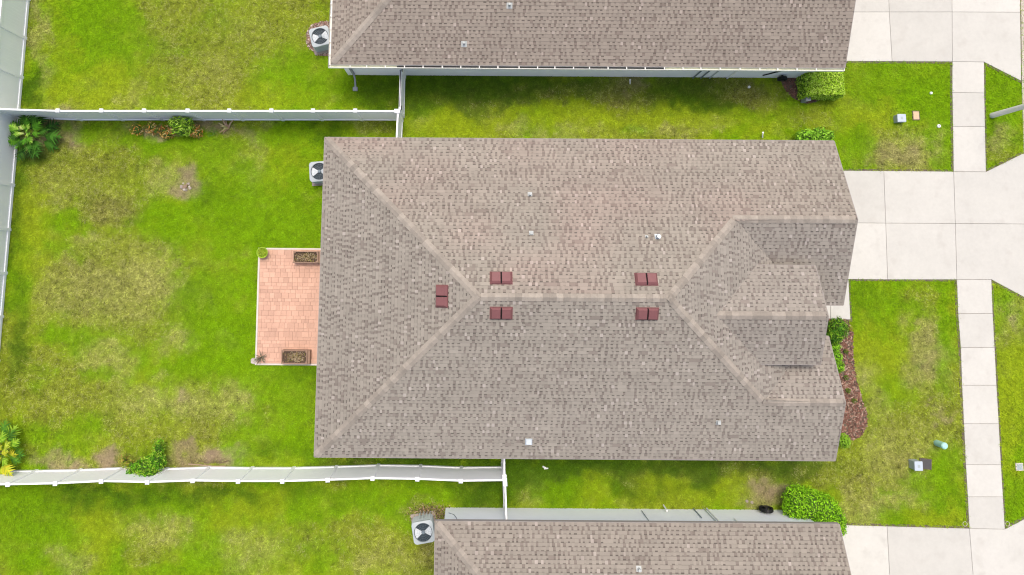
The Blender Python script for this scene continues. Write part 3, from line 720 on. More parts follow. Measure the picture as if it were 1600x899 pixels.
fence('short white fence between the bottom fence and the middle roof', [(b_end.x - .02, b_end.y + .14), (b_end.x - .03, -7.15)])
fence('short white fence running from the bottom fence to the bottom house wall', [(b_end.x + .01, b_end.y - .14), (b_end.x + .07, -10.16)])
nf = fence('white rail of a neighbouring fence at the far left edge beyond the rear fence', [(XFEN - .15, at(2, 44, 1.8).y), (XFEN - 2.0, at(2, 43, 1.8).y)])

# ================================================================== AIR CONDITIONERS
def ac_proto():
    t = thing('air_conditioner', (0, 0, 0), 'x', 'air conditioner', 'air conditioning units')
    s = .44; h = .82
    def rr(s, c):
        out = []
        for cx, cy, a0 in ((s - c, s - c, 0), (-s + c, s - c, 90), (-s + c, -s + c, 180), (s - c, -s + c, 270)):
            for k in range(5): a = R(a0 + k * 22.5); out.append((cx + c * math.cos(a), cy + c * math.sin(a)))
        return out
    m = MB(); m.box(-.52, .52, -.52, .52, -.05, .07); m.build('pad', 'pad', t)
    m = MB(); m.prism(rr(s - .015, .10), .07, h - .06); cab = m.build('cabinet', 'ac', t)
    for k in range(9):   # louvre bands
        m = MB(); z = .14 + k * .07; m.prism(rr(s - .003, .10), z, z + .035); m.build('louvre', 'ac', cab)
    # top ring with round opening
    m = MB(); out = rr(s, .11); n = 40; ro = .375
    oc = []
    for k in range(n):
        a = 2 * math.pi * k / n; dx, dy = math.cos(a), math.sin(a)
        lim = s / max(abs(dx), abs(dy)); cut = (2 * s - .11 * (2 - math.sqrt(2)) ) / (abs(dx) + abs(dy)) ; r = min(lim, cut * .985)
        oc.append((r * dx, r * dy))
    for k in range(n):
        k2 = (k + 1) % n; a, b = 2 * math.pi * k / n, 2 * math.pi * k2 / n
        i0, i1 = (ro * math.cos(a), ro * math.sin(a)), (ro * math.cos(b), ro * math.sin(b))
        m.face([(*i0, h + .03), (*oc[k], h), (*oc[k2], h), (*i1, h + .03)])
        m.face([(*oc[k], h), (*oc[k], h - .08), (*oc[k2], h - .08), (*oc[k2], h)])
        m.face([(*i0, h + .03), (*i1, h + .03), (*i1, h - .055), (*i0, h - .055)])
    m.build('top_cover', 'ac', t)
    m = MB(); m.lathe([(.378, h - .058), (.378, h - .05)], 32); m.build('fan_well', 'ac_dark', t)
    m = MB(); m.lathe([(.075, h - .05), (.075, h + .015), (.05, h + .03)], 16); fan = m.build('fan_motor', 'hub', t)
    for k in range(2):
        m = MB(); a0 = R(0 + 180 * k); n = 6
        for j in range(n):
            aa, ab = a0 - .62 + 1.24 * j / n, a0 - .62 + 1.24 * (j + 1) / n
            za, zb = h - .045 + .05 * j / n, h - .045 + .05 * (j + 1) / n
            m.face([(.07 * math.cos(aa), .07 * math.sin(aa), za), (0.35 * math.cos(aa), 0.35 * math.sin(aa), za), (0.35 * math.cos(ab), 0.35 * math.sin(ab), zb), (.07 * math.cos(ab), .07 * math.sin(ab), zb)])
        m.build('fan_blade', 'fan', t)
    m = MB()
    for r in (.16, .23, .30, .36):
        n = 36; rp = [(r * math.cos(2 * math.pi * k / n), r * math.sin(2 * math.pi * k / n), h + .032) for k in range(n + 1)]
        m.tube(rp, .0025, 4, cap=False)
    for k in range(24):
        a = 2 * math.pi * k / 24; m.tube([(.06 * math.cos(a), .06 * math.sin(a), h + .034), (.376 * math.cos(a), .376 * math.sin(a), h + .034)], .0022, 4)
    m.build('fan_guard', 'hub', t)
    return t
ac = ac_proto(); c = at(500, 57, .82); ac.location = (c.x, c.y, 0); ac['label'] = 'grey air conditioner on mulch beside the top house'; ac.rotation_euler = (0, 0, R(15))
ac2 = copy_tree(ac); c = at(499, 268, .82); ac2.location = (c.x, c.y, 0); ac2['label'] = 'grey air conditioner half under the left eave of the middle house'; ac2.rotation_euler = (0, 0, R(5))
ac3 = copy_tree(ac); c = at(662, 832, .82); ac3.location = (c.x - .02, c.y, 0); ac3['label'] = 'grey air conditioner left of the bottom house'; ac3.rotation_euler = (0, 0, R(10))
# refrigerant lines on the third: pale hoses over a bed of leaf litter
for k in range(5):
    pass

# ================================================================== PATIO
pt = MB(); pt.prism(PATIO, -.05, .045); patio = pt.build('patio', 'joint'); tag(patio, kind='structure')
b = MB()
for poly in ([(-9.50, .635), (-5.78, .635), (-5.78, .71), (-9.50, .71)], [(-9.43, -4.37), (-5.78, -4.37), (-5.78, -4.30), (-9.43, -4.30)], [(-9.50, .634), (-9.42, .634), (-9.36, -4.299), (-9.43, -4.299)]):
    m = MB(); m.prism(poly, -.04, .068); m.build('edging', 'border', patio)
pm = MB(); i = 0
for (z, s_) in ((0, .5), (.9, .5), (1, .47)): pass
pm.v = [(x, y, z) for z, s_ in ((0, .5), (.85, .5), (1, .475)) for (x, y) in ((-s_, -s_), (s_, -s_), (s_, s_), (-s_, s_))]
pm.f = [(8, 9, 10, 11)] + [(a + k, a + (k + 1) % 4, a + 4 + (k + 1) % 4, a + 4 + k) for a in (0, 4) for k in range(4)]; pm.c = [None] * len(pm.f)
pme = pm.mesh('paver'); pme.materials.append(M['paver'])
y = .628; r_ = random.Random(5); rest = MB()
while y > -4.28:
    hgt = r_.choice((.15, .15, .23)); hgt = min(hgt, y + 4.292)
    if hgt < .05: break
    xl = -9.412 + (.628 - y) / 4.86 * .055; x = xl - r_.choice((0, .08, .15))
    while x < -5.82:
        w = r_.choice((.15, .23, .23, .31)); a = max(x, xl); bb = min(x + w, -5.80)
        if bb - a > .04 and (a + bb) / 2 > -7.05 + .02:      # under the eave: too many to keep singly
            rest.box(a + .004, bb - .004, y - hgt + .004, y - .004, .03, .062)
        elif bb - a > .04:
            o = bpy.data.objects.new('paver', pme); col.objects.link(o); o.parent = patio
            o.location = ((a + bb) / 2, y - hgt / 2, .03); o.scale = (bb - a - .007, hgt - .007, .032 + r_.uniform(-.002, .002))
        x += w
    y -= hgt
rest.build('pavers_by_wall', 'paver', patio)['kind'] = 'stuff'
def leafball(mb, c, r, n, size, cols, rnd, flat=.6, upbias=.3, shell=.55, stray=.14):
    """n leaf blades spread through an ellipsoid volume"""
    for _ in range(n):
        d = Vector((rnd.gauss(0, 1), rnd.gauss(0, 1), rnd.gauss(0, 1))).normalized()
        q = lerp(shell, 1.0, rnd.random() ** .6) * (1 + (rnd.random() < stray) * rnd.uniform(.05, .28))
        p = Vector((c[0] + d.x * r[0] * q, c[1] + d.y * r[1] * q, c[2] + d.z * r[2] * q))
        if p.z < .03: p.z = .03 + rnd.random() * .05
        nn = (d + Vector((rnd.gauss(0, .6), rnd.gauss(0, .6), rnd.gauss(upbias, .5)))).normalized()
        leaf(mb, p, nn, rnd.uniform(0, 6.28), size * rnd.uniform(.6, 1.3), rnd.choice(cols), rnd, flat)
def leaf(mb, p, nn, ang, s, c, rnd, flat=.5):
    u = nn.orthogonal().normalized(); w = nn.cross(u); a = u * math.cos(ang) + w * math.sin(ang); b = nn.cross(a)
    k = rnd.uniform(.75, 1.25); c = (c[0] * k, c[1] * k, c[2] * k)
    t = nn * s * .18
    mb.face([p - a * s, p - b * s * flat * .5 + t * .2, p + a * s - t, p + b * s * flat * .5 + t * .2], c)
def planter(label, px, py, w, d, rz, wood):
    c = at(px, py, .35); t = thing('planter_box', (c.x, c.y, .06), label, 'planter', 'wooden planter boxes on the patio', rz)
    h = .36; th = .045
    for name, a in (('side_board', (-w / 2, w / 2, d / 2 - th, d / 2)), ('side_board', (-w / 2, w / 2, -d / 2, -d / 2 + th)), ('end_board', (-w / 2, -w / 2 + th, -d / 2 + th + .001, d / 2 - th - .001)), ('end_board', (w / 2 - th, w / 2, -d / 2 + th + .001, d / 2 - th - .001))):
        for z in (0, .185):
            m = MB(); m.box(*a, z, z + .178); m.build(name, wood, t)
    for sx in (-1, 1):
        for sy in (-1, 1):
            m = MB(); x, y_ = sx * (w / 2 - th - .028), sy * (d / 2 - th - .028); m.box(x - .026, x + .026, y_ - .026, y_ + .026, 0, h - .02); m.build('corner_post', wood, t)
    m = MB(); m.box(w / 2 + .002, w / 2 + .09, -d / 2 + .0, d / 2 - .0, .0, .30); m.build('end_shelf', wood, t)
    m = MB(); m.box(-w / 2 + th, w / 2 - th, -d / 2 + th, d / 2 - th, 0, .25); soil = m.build('soil', 'potsoil', t)
    rr = random.Random(px); m = MB()
    cols = [(.42, .33, .2), (.3, .21, .12), (.52, .44, .31), (.25, .23, .06), (.12, .08, .05)]
    for _ in range(420):
        p = Vector((rr.gauss(.03, .22) * w * .9, rr.gauss(0, .2) * d, .26 + abs(rr.gauss(0, .04))))
        if abs(p.x) > w / 2 - .07 or abs(p.y) > d / 2 - .07: continue
        leaf(m, p, Vector((rr.gauss(0, .5), rr.gauss(0, .5), 1)).normalized(), rr.uniform(0, 6.3), rr.uniform(.03, .09), rr.choice(cols), rr, .35)
    m.build('dry_plants', 'attr_leaf', t)
planter('brown wooden planter box with dry plants at the top of the patio', 478, 402, 1.10, .52, 0, 'wood')
planter('brown wooden planter box with dead stems at the bottom of the patio', 460.5, 558, 1.12, .58, 0, 'wood')
c = at(411, 395, .2); t = thing('plant_pot', (c.x, c.y, .06), 'round lime green bowl planter on the top left patio corner', 'pot')
m = MB(); m.lathe([(.13, 0), (.20, .12), (.24, .25), (.25, .28), (.225, .285), (.205, .24), (.19, .20)], 28); m.build('bowl', 'pot', t, smooth=True)
m = MB(); rr = random.Random(3)
for _ in range(160):
    a = rr.uniform(0, 6.3); q_ = .19 * math.sqrt(rr.random()); leaf(m, Vector((q_ * math.cos(a), q_ * math.sin(a), .22 + rr.random() * .05)), Vector((rr.gauss(0, .4), rr.gauss(0, .4), 1)).normalized(), rr.uniform(0, 6), .045, rr.choice([(.25, .36, .02), (.18, .28, .02), (.32, .38, .04)]), rr)
m.build('foliage', 'attr_leaf', t)
c = at(409, 558); t = thing('dry_plant', (c.x, c.y, .06), 'small wilted grey-green plant on the bottom left patio corner', 'plant'); m = MB(); rr = random.Random(4)
for k in range(34):
    a = rr.uniform(0, 6.3); L = rr.uniform(.12, .34); p0 = Vector((0, 0, .02)); p1 = Vector((math.cos(a) * L, math.sin(a) * L * 1.1, rr.uniform(.08, .28)))
    m.tube([p0, (p0 + p1) / 2 + Vector((0, 0, .05)), p1], .007, 4, c=(.16, .15, .10))
    for _ in range(6): leaf(m, p0.lerp(p1, rr.uniform(.4, 1)), Vector((rr.gauss(0, .5), rr.gauss(0, .5), 1)).normalized(), rr.uniform(0, 6), .04, rr.choice([(.22, .23, .14), (.15, .17, .10), (.33, .29, .2)]), rr, .3)
m.build('stems', 'attr_leaf', t)
def rock(label, px, py, s, mname='rock', seed=0):
    bm = bmesh.new(); bmesh.ops.create_icosphere(bm, subdivisions=2, radius=1); rr = random.Random(seed)
    for v in bm.verts: v.co *= rr.uniform(.8, 1.15); v.co.z *= .5
    me = bpy.data.meshes.new('rock'); bm.to_mesh(me); bm.free(); o = obj('rock', me, mname, smooth=False); c = at(px, py); o.location = (c.x, c.y, s * .25); o.scale = (s, s, s)
    return tag(o, label, 'rock')
rock('pale stone lying at the bottom left corner of the patio', 397, 564, .15, seed=1)

# ================================================================== PLANTS
def shrub(name, label, px, py, vols, n, size, cols, seed, cat='bush', group=None, corek=.72, flat=.6, stems=3, upbias=.3, stray=.14):
    c = at(px, py); t = thing(name, (c.x, c.y, 0), label, cat, group); rr = random.Random(seed)
    m = MB(); tot = sum(v[1][0] * v[1][1] * v[1][2] for v in vols) ** 1
    bmc = bmesh.new()
    for (cc, r) in vols:
        leafball(m, cc, r, int(n * (r[0] * r[1] * r[2]) ** .667 / sum((v[1][0] * v[1][1] * v[1][2]) ** .667 for v in vols)), size, cols, rr, flat, upbias, stray=stray)
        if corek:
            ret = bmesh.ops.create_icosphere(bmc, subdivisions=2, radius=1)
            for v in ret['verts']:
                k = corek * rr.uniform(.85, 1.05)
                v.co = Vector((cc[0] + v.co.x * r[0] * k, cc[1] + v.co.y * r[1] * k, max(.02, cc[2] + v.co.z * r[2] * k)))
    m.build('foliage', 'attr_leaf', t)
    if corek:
        me = bpy.data.meshes.new('shade_core'); bmc.to_mesh(me); obj('shade_core', me, 'core', t)  # solid dark core: the shade between the leaves given as colour
    bmc.free()
    for k in range(stems):
        a = rr.uniform(0, 6.3); s = MB(); cc, r = vols[k % len(vols)]
        s.tube([(cc[0] * .6, cc[1] * .6, 0), (cc[0] + math.cos(a) * r[0] * .3, cc[1] + math.sin(a) * r[1] * .3, cc[2])], .02, 6, r1=.01); s.build('stem', 'stem', t)
    return t
GB_ = [(.22, .50, .015), (.27, .58, .02), (.16, .38, .01), (.34, .62, .03), (.09, .22, .01)]
# large bush beside the bottom house: a clipped, sloping clump
def pos(px, py, z=0, ref=None):
    v = at(px, py, z); return (v.x - ref.x, v.y - ref.y, z)
ref = at(1270, 795)
vols = [(pos(1246, 784, .75, ref), (.62, .7, .55)), (pos(1262, 790, .85, ref), (.7, .8, .55)), (pos(1285, 796, .8, ref), (.7, .7, .55)), (pos(1300, 808, .7, ref), (.55, .55, .5)), (pos(1240, 797, .7, ref), (.45, .5, .5)), (pos(1312, 824, .5, ref), (.26, .35, .4)), (pos(1270, 778, .55, ref), (.6, .35, .4))]
shrub('bush', 'large bright green bush at the front corner of the bottom house', 1270, 795, vols, 9500, .054, GB_, 11, flat=.75, stray=.03)
# clipped hedge under the eave of the top house
def hedge_box(label, px0, py0, px1, py1, z, n, seed, cols, name='hedge', pts=None):
    a, b = at(px0, py1, z), at(px1, py0, z); cx, cy = (a.x + b.x) / 2, (a.y + b.y) / 2
    t = thing(name, (cx, cy, 0), label, 'hedge'); rr = random.Random(seed); m = MB(); wx, wy = (b.x - a.x) / 2, (b.y - a.y) / 2
    for _ in range(n):
        f = rr.random()
        lp = Vector((rr.uniform(-wx, wx), rr.uniform(-wy, wy), z + rr.gauss(0, .03)))
        nn = Vector((rr.gauss(0, .45), rr.gauss(0, .45), 1))
        if f < .25: lp = Vector((rr.uniform(-wx, wx), -wy + rr.gauss(0, .03), rr.uniform(.1, z))); nn = Vector((rr.gauss(0, .4), -1, rr.gauss(.4, .4)))
        elif f < .35: lp = Vector((rr.choice((-wx, wx)) + rr.gauss(0, .03), rr.uniform(-wy, wy), rr.uniform(.1, z))); nn = Vector((math.copysign(1, lp.x), rr.gauss(0, .4), rr.gauss(.4, .4)))
        lp.z -= .10 * max(0, abs(lp.x) / wx - .85) / .15
        leaf(m, lp, nn.normalized(), rr.uniform(0, 6.3), rr.uniform(.035, .075), rr.choice(cols), rr, .7)
    m.build('foliage', 'attr_leaf', t)
    m = MB(); m.box(-wx * .95, wx * .95, -wy * .92, wy * .92, .05, z - .05); m.build('shade_core', 'core', t)  # dark box painted as the shade inside the hedge
    return t
hedge_box('clipped green hedge under the eave of the top house', 1261, 108, 1319, 148, .95, 5200, 12, [(.34, .56, .04), (.42, .64, .06), (.25, .44, .02), (.5, .66, .11), (.11, .2, .01)])
shrub('bush', 'bright green bush peeking out above the middle roof', 1262, 212, [((-.42, -.15, .6), (.42, .3, .4)), ((.1, -.1, .7), (.45, .34, .4)), ((.5, -.15, .6), (.35, .3, .4)), ((0, -.5, .6), (.8, .3, .45))], 1700, .075, [(.22, .48, .03), (.3, .56, .05), (.14, .32, .02), (.1, .22, .02)], 13, flat=.8)
ref = at(1300, 515)
shrub('bush', 'rounded dark green bush beside the entry walk', 1301, 515, [((-.02, .08, .5), (.42, .5, .42)), ((-.2, -.25, .5), (.35, .35, .4))], 1700, .07, [(.06, .2, .015), (.09, .27, .02), (.17, .36, .02), (.23, .40, .03), (.04, .11, .01)], 14, flat=.45)
for k, (px, py) in enumerate(((1303, 541), (1306, 556), (1310, 571))):
    shrub('low_shrub', ('uppermost', 'middle', 'lowest')[k] + ' of three low bright green shrubs along the front roof edge', px, py, [((-.15, 0, .3), (.26, .28, .26))], 420, .06, [(.2, .45, .02), (.26, .52, .03), (.13, .3, .02)], 20 + k, group='low shrubs along the front eave', stems=1)
shrub('low_shrub', 'small light green shrub at the bottom end of the mulch bed', 1316, 686, [((-.12, 0, .35), (.26, .32, .3))], 500, .06, [(.24, .46, .03), (.3, .5, .05), (.16, .32, .02)], 26, stems=1)
for k, (px, py, w) in enumerate(((1327, 513, 'beside the entry walk end'), (1320, 549, 'second from the entry walk'), (1320, 590, 'third from the entry walk'), (1323, 610, 'fourth from the entry walk'), (1333, 626, 'lowest and largest of the row'))):
    shrub('seedling', 'tiny green plant in the red mulch bed, ' + w, px, py, [((0, 0, .1), (.11 + .02 * (k == 4), .13, .11))], 60, .05, [(.12, .22, .02), (.17, .24, .03), (.08, .14, .02)] if k else [(.3, .27, .03), (.2, .22, .03)], 30 + k, cat='plant', group='tiny plants in the front mulch bed', corek=0, stems=1)
# lobed-leaf corner shrub: every leaf its own part
def lobed_leaf(seed, blade=.42, stalk=.42, cols=((.05, .17, .012), (.09, .27, .02)), lobes=6, droop=.12):
    rr = random.Random(seed); m = MB()
    def z(t): return .30 * math.sin(t * 1.7) - droop * t * t
    tot = stalk + blade
    m.tube([(0, 0, .02), (stalk * .5, 0, z(stalk * .5) + .05), (stalk, 0, z(stalk) + .05)], .009, 5, c=(.22, .33, .08))
    wk = lambda f: .25 * blade / .42 * math.sin(math.pi * (f * .86 + .12)) + .02
    st_ = blade / lobes
    for k in range(lobes):
        t0 = stalk + st_ * k; t1 = t0 + st_; w = wk((k + .5) / lobes)
        for s in (-1, 1):
            c = cols[0] if rr.random() < .5 else cols[1]; q = rr.uniform(.8, 1.2); c = tuple(x * q for x in c)
            a = Vector((t0, 0, z(t0) + .055)); b = Vector((t1, 0, z(t1) + .055))
            na = Vector((t0 + .02, s * w * .26, z(t0) + .05)); nb = Vector((t1 + .02, s * w * .26, z(t1) + .05)); e_ = Vector((t1 + w * .45, s * w, z(t1) + .01))
            pts = [a, b, nb, e_, na]
            m.face(pts if s > 0 else pts[::-1], c)
    t = tot; c = cols[1]
    m.face([(t, -.03, z(t) + .055), (t + .14, 0, z(t) + .0), (t, .03, z(t) + .055)], c)
    return m
def lobed_shrub(label, px, py, rings, colsets, seed, blade=.46, stalk=.34, squash=1.0):
    c = at(px, py); t = thing('shrub', (c.x, c.y, 0), label, 'shrub'); rr = random.Random(seed); hmax = 0
    for (n, cs, z0, z1, s0, s1, tilt, off) in rings:
        meshes = []
        for k in cs:
            for j in range(2):
                me = lobed_leaf(seed * 10 + k * 3 + j, cols=colsets[k], blade=blade, stalk=stalk, lobes=5).mesh('leaf'); me.materials.append(M['attr_leaf']); meshes.append(me)
        hmax = max(hmax, z1)
        for k in range(n):
            o = bpy.data.objects.new('leaf', rr.choice(meshes)); col.objects.link(o); o.parent = t
            a = 6.283 * (k + rr.uniform(-.3, .3)) / n; s = rr.uniform(s0, s1)
            o.location = (math.cos(a) * off + rr.gauss(0, .05), math.sin(a) * off + rr.gauss(0, .05), rr.uniform(z0, z1))
            o.rotation_euler = (rr.gauss(0, .25), rr.gauss(tilt, .12), a); o.scale = (s, s, s)
    m = MB()
    for k in range(5):
        a = rr.uniform(0, 6.3); m.tube([(math.cos(a) * .12, math.sin(a) * .12, 0), (math.cos(a) * .08, math.sin(a) * .08, hmax * .95)], .03, 6, r1=.015)
    m.build('stem', 'stem', t)
    return t
DG = [((.018, .06, .01), (.03, .09, .012)), ((.03, .10, .01), (.05, .15, .015)), ((.06, .19, .012), (.11, .29, .02)), ((.2, .40, .04), (.30, .48, .07)), ((.34, .44, .12), (.42, .5, .16))]
lobed_shrub('dark green shrub with deeply lobed leaves in the top left fence corner', 57, 214,
    [(12, (0, 1), .05, .2, 1.05, 1.4, -.02, .12), (9, (1, 2), .3, .4, .85, 1.15, -.12, .08), (7, (0, 2), .45, .55, .65, .85, -.2, .05), (7, (3, 2), .6, .7, .5, .75, -.3, .03), (5, (4, 3), .7, .75, .4, .5, -.4, .0)], DG, 41)
YG = [((.06, .17, .02), (.10, .24, .02)), ((.15, .32, .02), (.24, .40, .03)), ((.30, .42, .03), (.40, .48, .05)), ((.38, .44, .03), (.46, .44, .03)), ((.05, .13, .015), (.08, .2, .02))]
lobed_shrub('yellow and green lobed-leaf shrub at the left picture edge above the bottom fence', 10, 703,
    [(12, (0, 4), .05, .2, .95, 1.35, -.05, .2), (11, (1, 2, 3), .25, .4, .9, 1.2, -.1, .25), (9, (2, 1), .4, .5, .7, 1.0, -.25, .15), (6, (2, 3), .5, .6, .5, .7, -.4, .05)], YG, 42)
# green spiky shrub by the top fence, crotons on both sides, dry plant at the end
ref = at(290, 196)
shrub('shrub', 'yellow-green leafy shrub standing against the top side fence', 290, 198, [((-.05, 0, .85), (.36, .30, .3)), ((.3, -.02, .7), (.34, .32, .35)), ((.1, -.25, .5), (.5, .28, .35))], 620, .12, [(.3, .52, .03), (.38, .6, .06), (.14, .3, .02), (.08, .2, .02), (.45, .62, .1)], 43, cat='shrub', corek=.55, flat=.35, stems=4)
CR = [(.60, .27, .06), (.48, .18, .05), (.68, .42, .12), (.16, .22, .03), (.08, .13, .02), (.42, .38, .07), (.6, .48, .24)]
CRT = (((219, 201), 'leftmost and sparsest'), ((241, 200), 'second from the left'), ((264, 206), 'third of the four, just left of the shrub'), ((306, 204), 'right of the leafy shrub'))
for k, ((px, py), w) in enumerate(CRT):
    shrub('croton', 'orange-green croton by the top fence, ' + w, px, py, [((0, -.05, .3), (.36, .30, .26)), ((rng.uniform(-.25, .25), -.18, .28), (.3, .24, .22))], (90, 190, 280, 300)[k], .085, CR, 50 + k, cat='plant', group='crotons along the top fence', corek=.5, flat=.4, stems=2)
shrub('spider_plant', 'low green grassy plant right of the crotons', 331, 207, [((0, 0, .12), (.26, .24, .14))], 90, .10, [(.10, .24, .03), (.18, .33, .05), (.08, .18, .02)], 57, cat='plant', corek=0, flat=.15, stems=0)
def strap_plant(label, px, py, n, L, cols, seed, name='dry_plant'):
    c = at(px, py); t = thing(name, (c.x, c.y, 0), label, 'plant'); rr = random.Random(seed)
    for k in range(n):
        m = MB(); a = rr.gauss(2.6, 1.3); l_ = L * rr.uniform(.4, 1.15); w = .05; dx, dy = math.cos(a), math.sin(a); cc = rr.choice(cols); prev = None; zz_ = rr.uniform(.1, .28)
        for j in range(5):
            f = j / 4; p = Vector((dx * l_ * f, dy * l_ * f, .03 + zz_ * math.sin(f * 2.6))); s = Vector((-dy, dx, 0)) * w * (1 - f * .85)
            if prev: m.face([prev[0], prev[1], p + s, p - s], cc)
            prev = (p - s, p + s)
        m.build('leaf', 'attr_leaf', t)
    return t
strap_plant('dried tan and pink strap-leaved plant right of the croton bed', 357, 201, 16, .5, [(.50, .43, .22), (.44, .30, .2), (.42, .40, .16), (.36, .24, .15)], 61)
# bush on the bottom fence
ref = at(240, 728)
shrub('bush', 'lush green bush leaning on the bottom fence', 242, 722, [((0, .02, .75), (.55, .4, .5)), ((.35, .2, .7), (.42, .42, .45)), ((-.35, -.1, .6), (.4, .3, .4)), ((.35, .65, .5), (.26, .45, .35)), ((.15, -.25, .9), (.5, .3, .4)), ((-.65, -.2, .7), (.18, .2, .3))], 3000, .062, [(.12, .36, .015), (.17, .44, .02), (.26, .5, .03), (.05, .16, .01), (.04, .12, .01), (.36, .52, .06)], 71, flat=.55, corek=.55)
shrub('small_shrub', 'thin yellow-green shrub left of the lush bush at the bottom fence', 204, 720, [((-.15, .1, .3), (.2, .3, .25)), ((.2, -.1, .3), (.3, .25, .22))], 220, .08, [(.33, .36, .04), (.4, .38, .06), (.22, .32, .03), (.3, .22, .06)], 72, corek=.4, cat='shrub', flat=.4)
c = at(322, 727); t = thing('fallen_branch', (c.x, c.y, 0), 'pale fallen branch lying on bare soil along the bottom fence', 'branch')
m = MB(); m.tube([(-.75, .05, .05), (-.3, .02, .04), (.3, -.03, .05), (.85, -.02, .04)], .028, 6, r1=.02); m.build('bough', 'wood2', t)
m = MB(); rr = random.Random(9)
for k in range(16):
    x = rr.uniform(-.8, .8); a = rr.uniform(.3, 2.8); l_ = rr.uniform(.2, .55); m.tube([(x, .1, .05), (x + math.cos(a) * l_ * .5, .1 + math.sin(a) * l_ * .4, .12), (x + math.cos(a) * l_, .1 + math.sin(a) * l_ * .6, .05)], .012, 4, r1=.005)
m.build('twig', 'stem', t)
# tree stump hole in the lawn
c = at(290, 292); t = thing('tree_stump', (c.x, c.y, 0), 'pale cut stump in a ring of bare soil on the back lawn', 'stump')
rr = random.Random(77)
for k in range(9):
    a = 6.283 * k / 9 + rr.gauss(0, .15); m = MB(); r0 = .19 + rr.gauss(0, .02); w = rr.uniform(.045, .085)
    m.lathe([(w, -.02), (w * .9, rr.uniform(.02, .05)), (w * .4, rr.uniform(.05, .085))], 6); o = m.build('soil_clod', 'pad' if k % 3 else 'rock', t, (math.cos(a) * r0, math.sin(a) * r0 * .85, 0)); o.rotation_euler = (rr.gauss(0, .2), rr.gauss(0, .2), rr.uniform(0, 6))
m = MB(); m.lathe([(.098, .034), (.05, .03)], 10); m.build('rotten_core', 'potsoil', t)
for k in range(3):
    m = MB(); m.box(-.10, .10, -.014, .014, .04, .10); o = m.build('splinter', 'wood2', t, (0.0, -.05 + k * .05, 0)); o.rotation_euler = (0, 0, .4)

# mulch beds
def mulch(name, poly, n, cols, seed, z=.02):
    rr = random.Random(seed); b = MB(); b.prism(poly, -.04, z); base = b.build(name, 'soil'); tag(base, kind='structure'); m = MB()
    xs = [p[0] for p in poly]; ys = [p[1] for p in poly]; X = np.array([rr.uniform(min(xs), max(xs)) for _ in range(n)]); Yv = np.array([rr.uniform(min(ys), max(ys)) for _ in range(n)])
    ok = inside(X, Yv, poly)
    for x, y in zip(X[ok], Yv[ok]):
        a = rr.uniform(0, 6.3); c = rr.choice(cols); k = rr.uniform(.7, 1.25)
        mt = Matrix.Translation((x, y, z + rr.uniform(0, .03))) @ Matrix.Rotation(a, 4, 'Z') @ Matrix.Rotation(rr.gauss(0, .35), 4, 'X')
        m.box(-rr.uniform(.03, .065), rr.uniform(.03, .06), -.018, .018, -.006, .008, c=(c[0] * k, c[1] * k, c[2] * k), mtx=mt)
    o = m.build('mulch', 'chip', base); o['kind'] = 'stuff'
RED = [(.21, .10, .07), (.27, .13, .095), (.16, .075, .055), (.38, .26, .2), (.10, .055, .04), (.19, .09, .065), (.3, .2, .14)]
mulch('front_bed', BEDS['front'], 5200, RED, 81)
mulch('hedge_bed', BEDS['hedge'], 1500, [(.20, .095, .07), (.26, .13, .10), (.15, .08, .06)], 82)
mulch('pebble_bed', BEDS['acbed'], 1500, [(.34, .24, .2), (.28, .15, .12), (.5, .42, .36), (.2, .12, .09)], 83)
c = at(1260, 155, .35); m = MB(); m.box(-.10, .10, -.10, .10, -.05, .5); m.box(-.115, .115, -.115, .115, .5, .53)
o = m.build('garden_post', 'hedgegrey'); o.location = (c.x, c.y, 0); tag(o, 'grey square post at the edge of the mulch bed below the clipped hedge', 'post')

# ================================================================== UTILITIES ON THE LAWN
def pedestal(label, px, py, h, w, d, rz=0):
    c = at(px, py, 0); t = thing('utility_pedestal', (c.x, c.y, 0), label, 'utility box', 'utility boxes', rz)
    m = MB(); m.box(-w / 2, w / 2, -d / 2, d / 2, -.05, h * .8); m.build('housing', 'pedestal', t, bevel=.02)
    m = MB(); m.box(-w / 2 - .015, w / 2 + .015, -d / 2 - .015, d / 2 + .015, h * .8, h); lid = m.build('lid', 'pedestal_top', t, bevel=.025)
    m = MB(); m.box(-.05, .05, -.06, .06, h + .001, h + .006); m.build('lid_plate', 'pedestal', lid)
    return t
pedestal('grey utility pedestal next to a tan lid on the upper front lawn', 1402, 187, .34, .36, .34)
pedestal('grey utility pedestal with a dark grey lid beside it on the lower front lawn', 1425, 724, .46, .32, .36)
def flat_box(name, label, px, py, w, d, h, mname, cat='utility box', rim='soil', rz=0):
    c = at(px, py); t = thing(name, (c.x, c.y, 0), label, cat, None, rz)
    m = MB(); m.box(-w / 2 - .03, w / 2 + .03, -d / 2 - .03, d / 2 + .03, -.05, h - .012); m.build('rim', rim, t)
    m = MB(); m.box(-w / 2, w / 2, -d / 2, d / 2, -.04, h); m.build('lid', mname, t, bevel=.02)
    return t
flat_box('ground_box', 'tan ground box lid on the upper front lawn', 1430.5, 181, .27, .38, .06, 'tanlid')
flat_box('ground_box', 'dark grey square ground box lid on the lower front lawn', 1445, 724.5, .44, .38, .08, 'greybox', rz=-.1)
flat_box('valve_box', 'small grey square valve box in the right verge', 1592, 729.5, .26, .26, .05, 'pedestal', rim='border')
c = at(1463, 692); t = thing('green_marker', (c.x, c.y, 0), 'mint green cylindrical marker post on the lower front lawn', 'marker post')
m = MB(); m.lathe([(.13, -.05), (.13, .46), (.135, .47)], 20); m.build('body', 'mint', t); m = MB(); m.lathe([(.14, .471), (.14, .52), (.11, .56), (.03, .575)], 20); m.build('cap', 'mint', t)
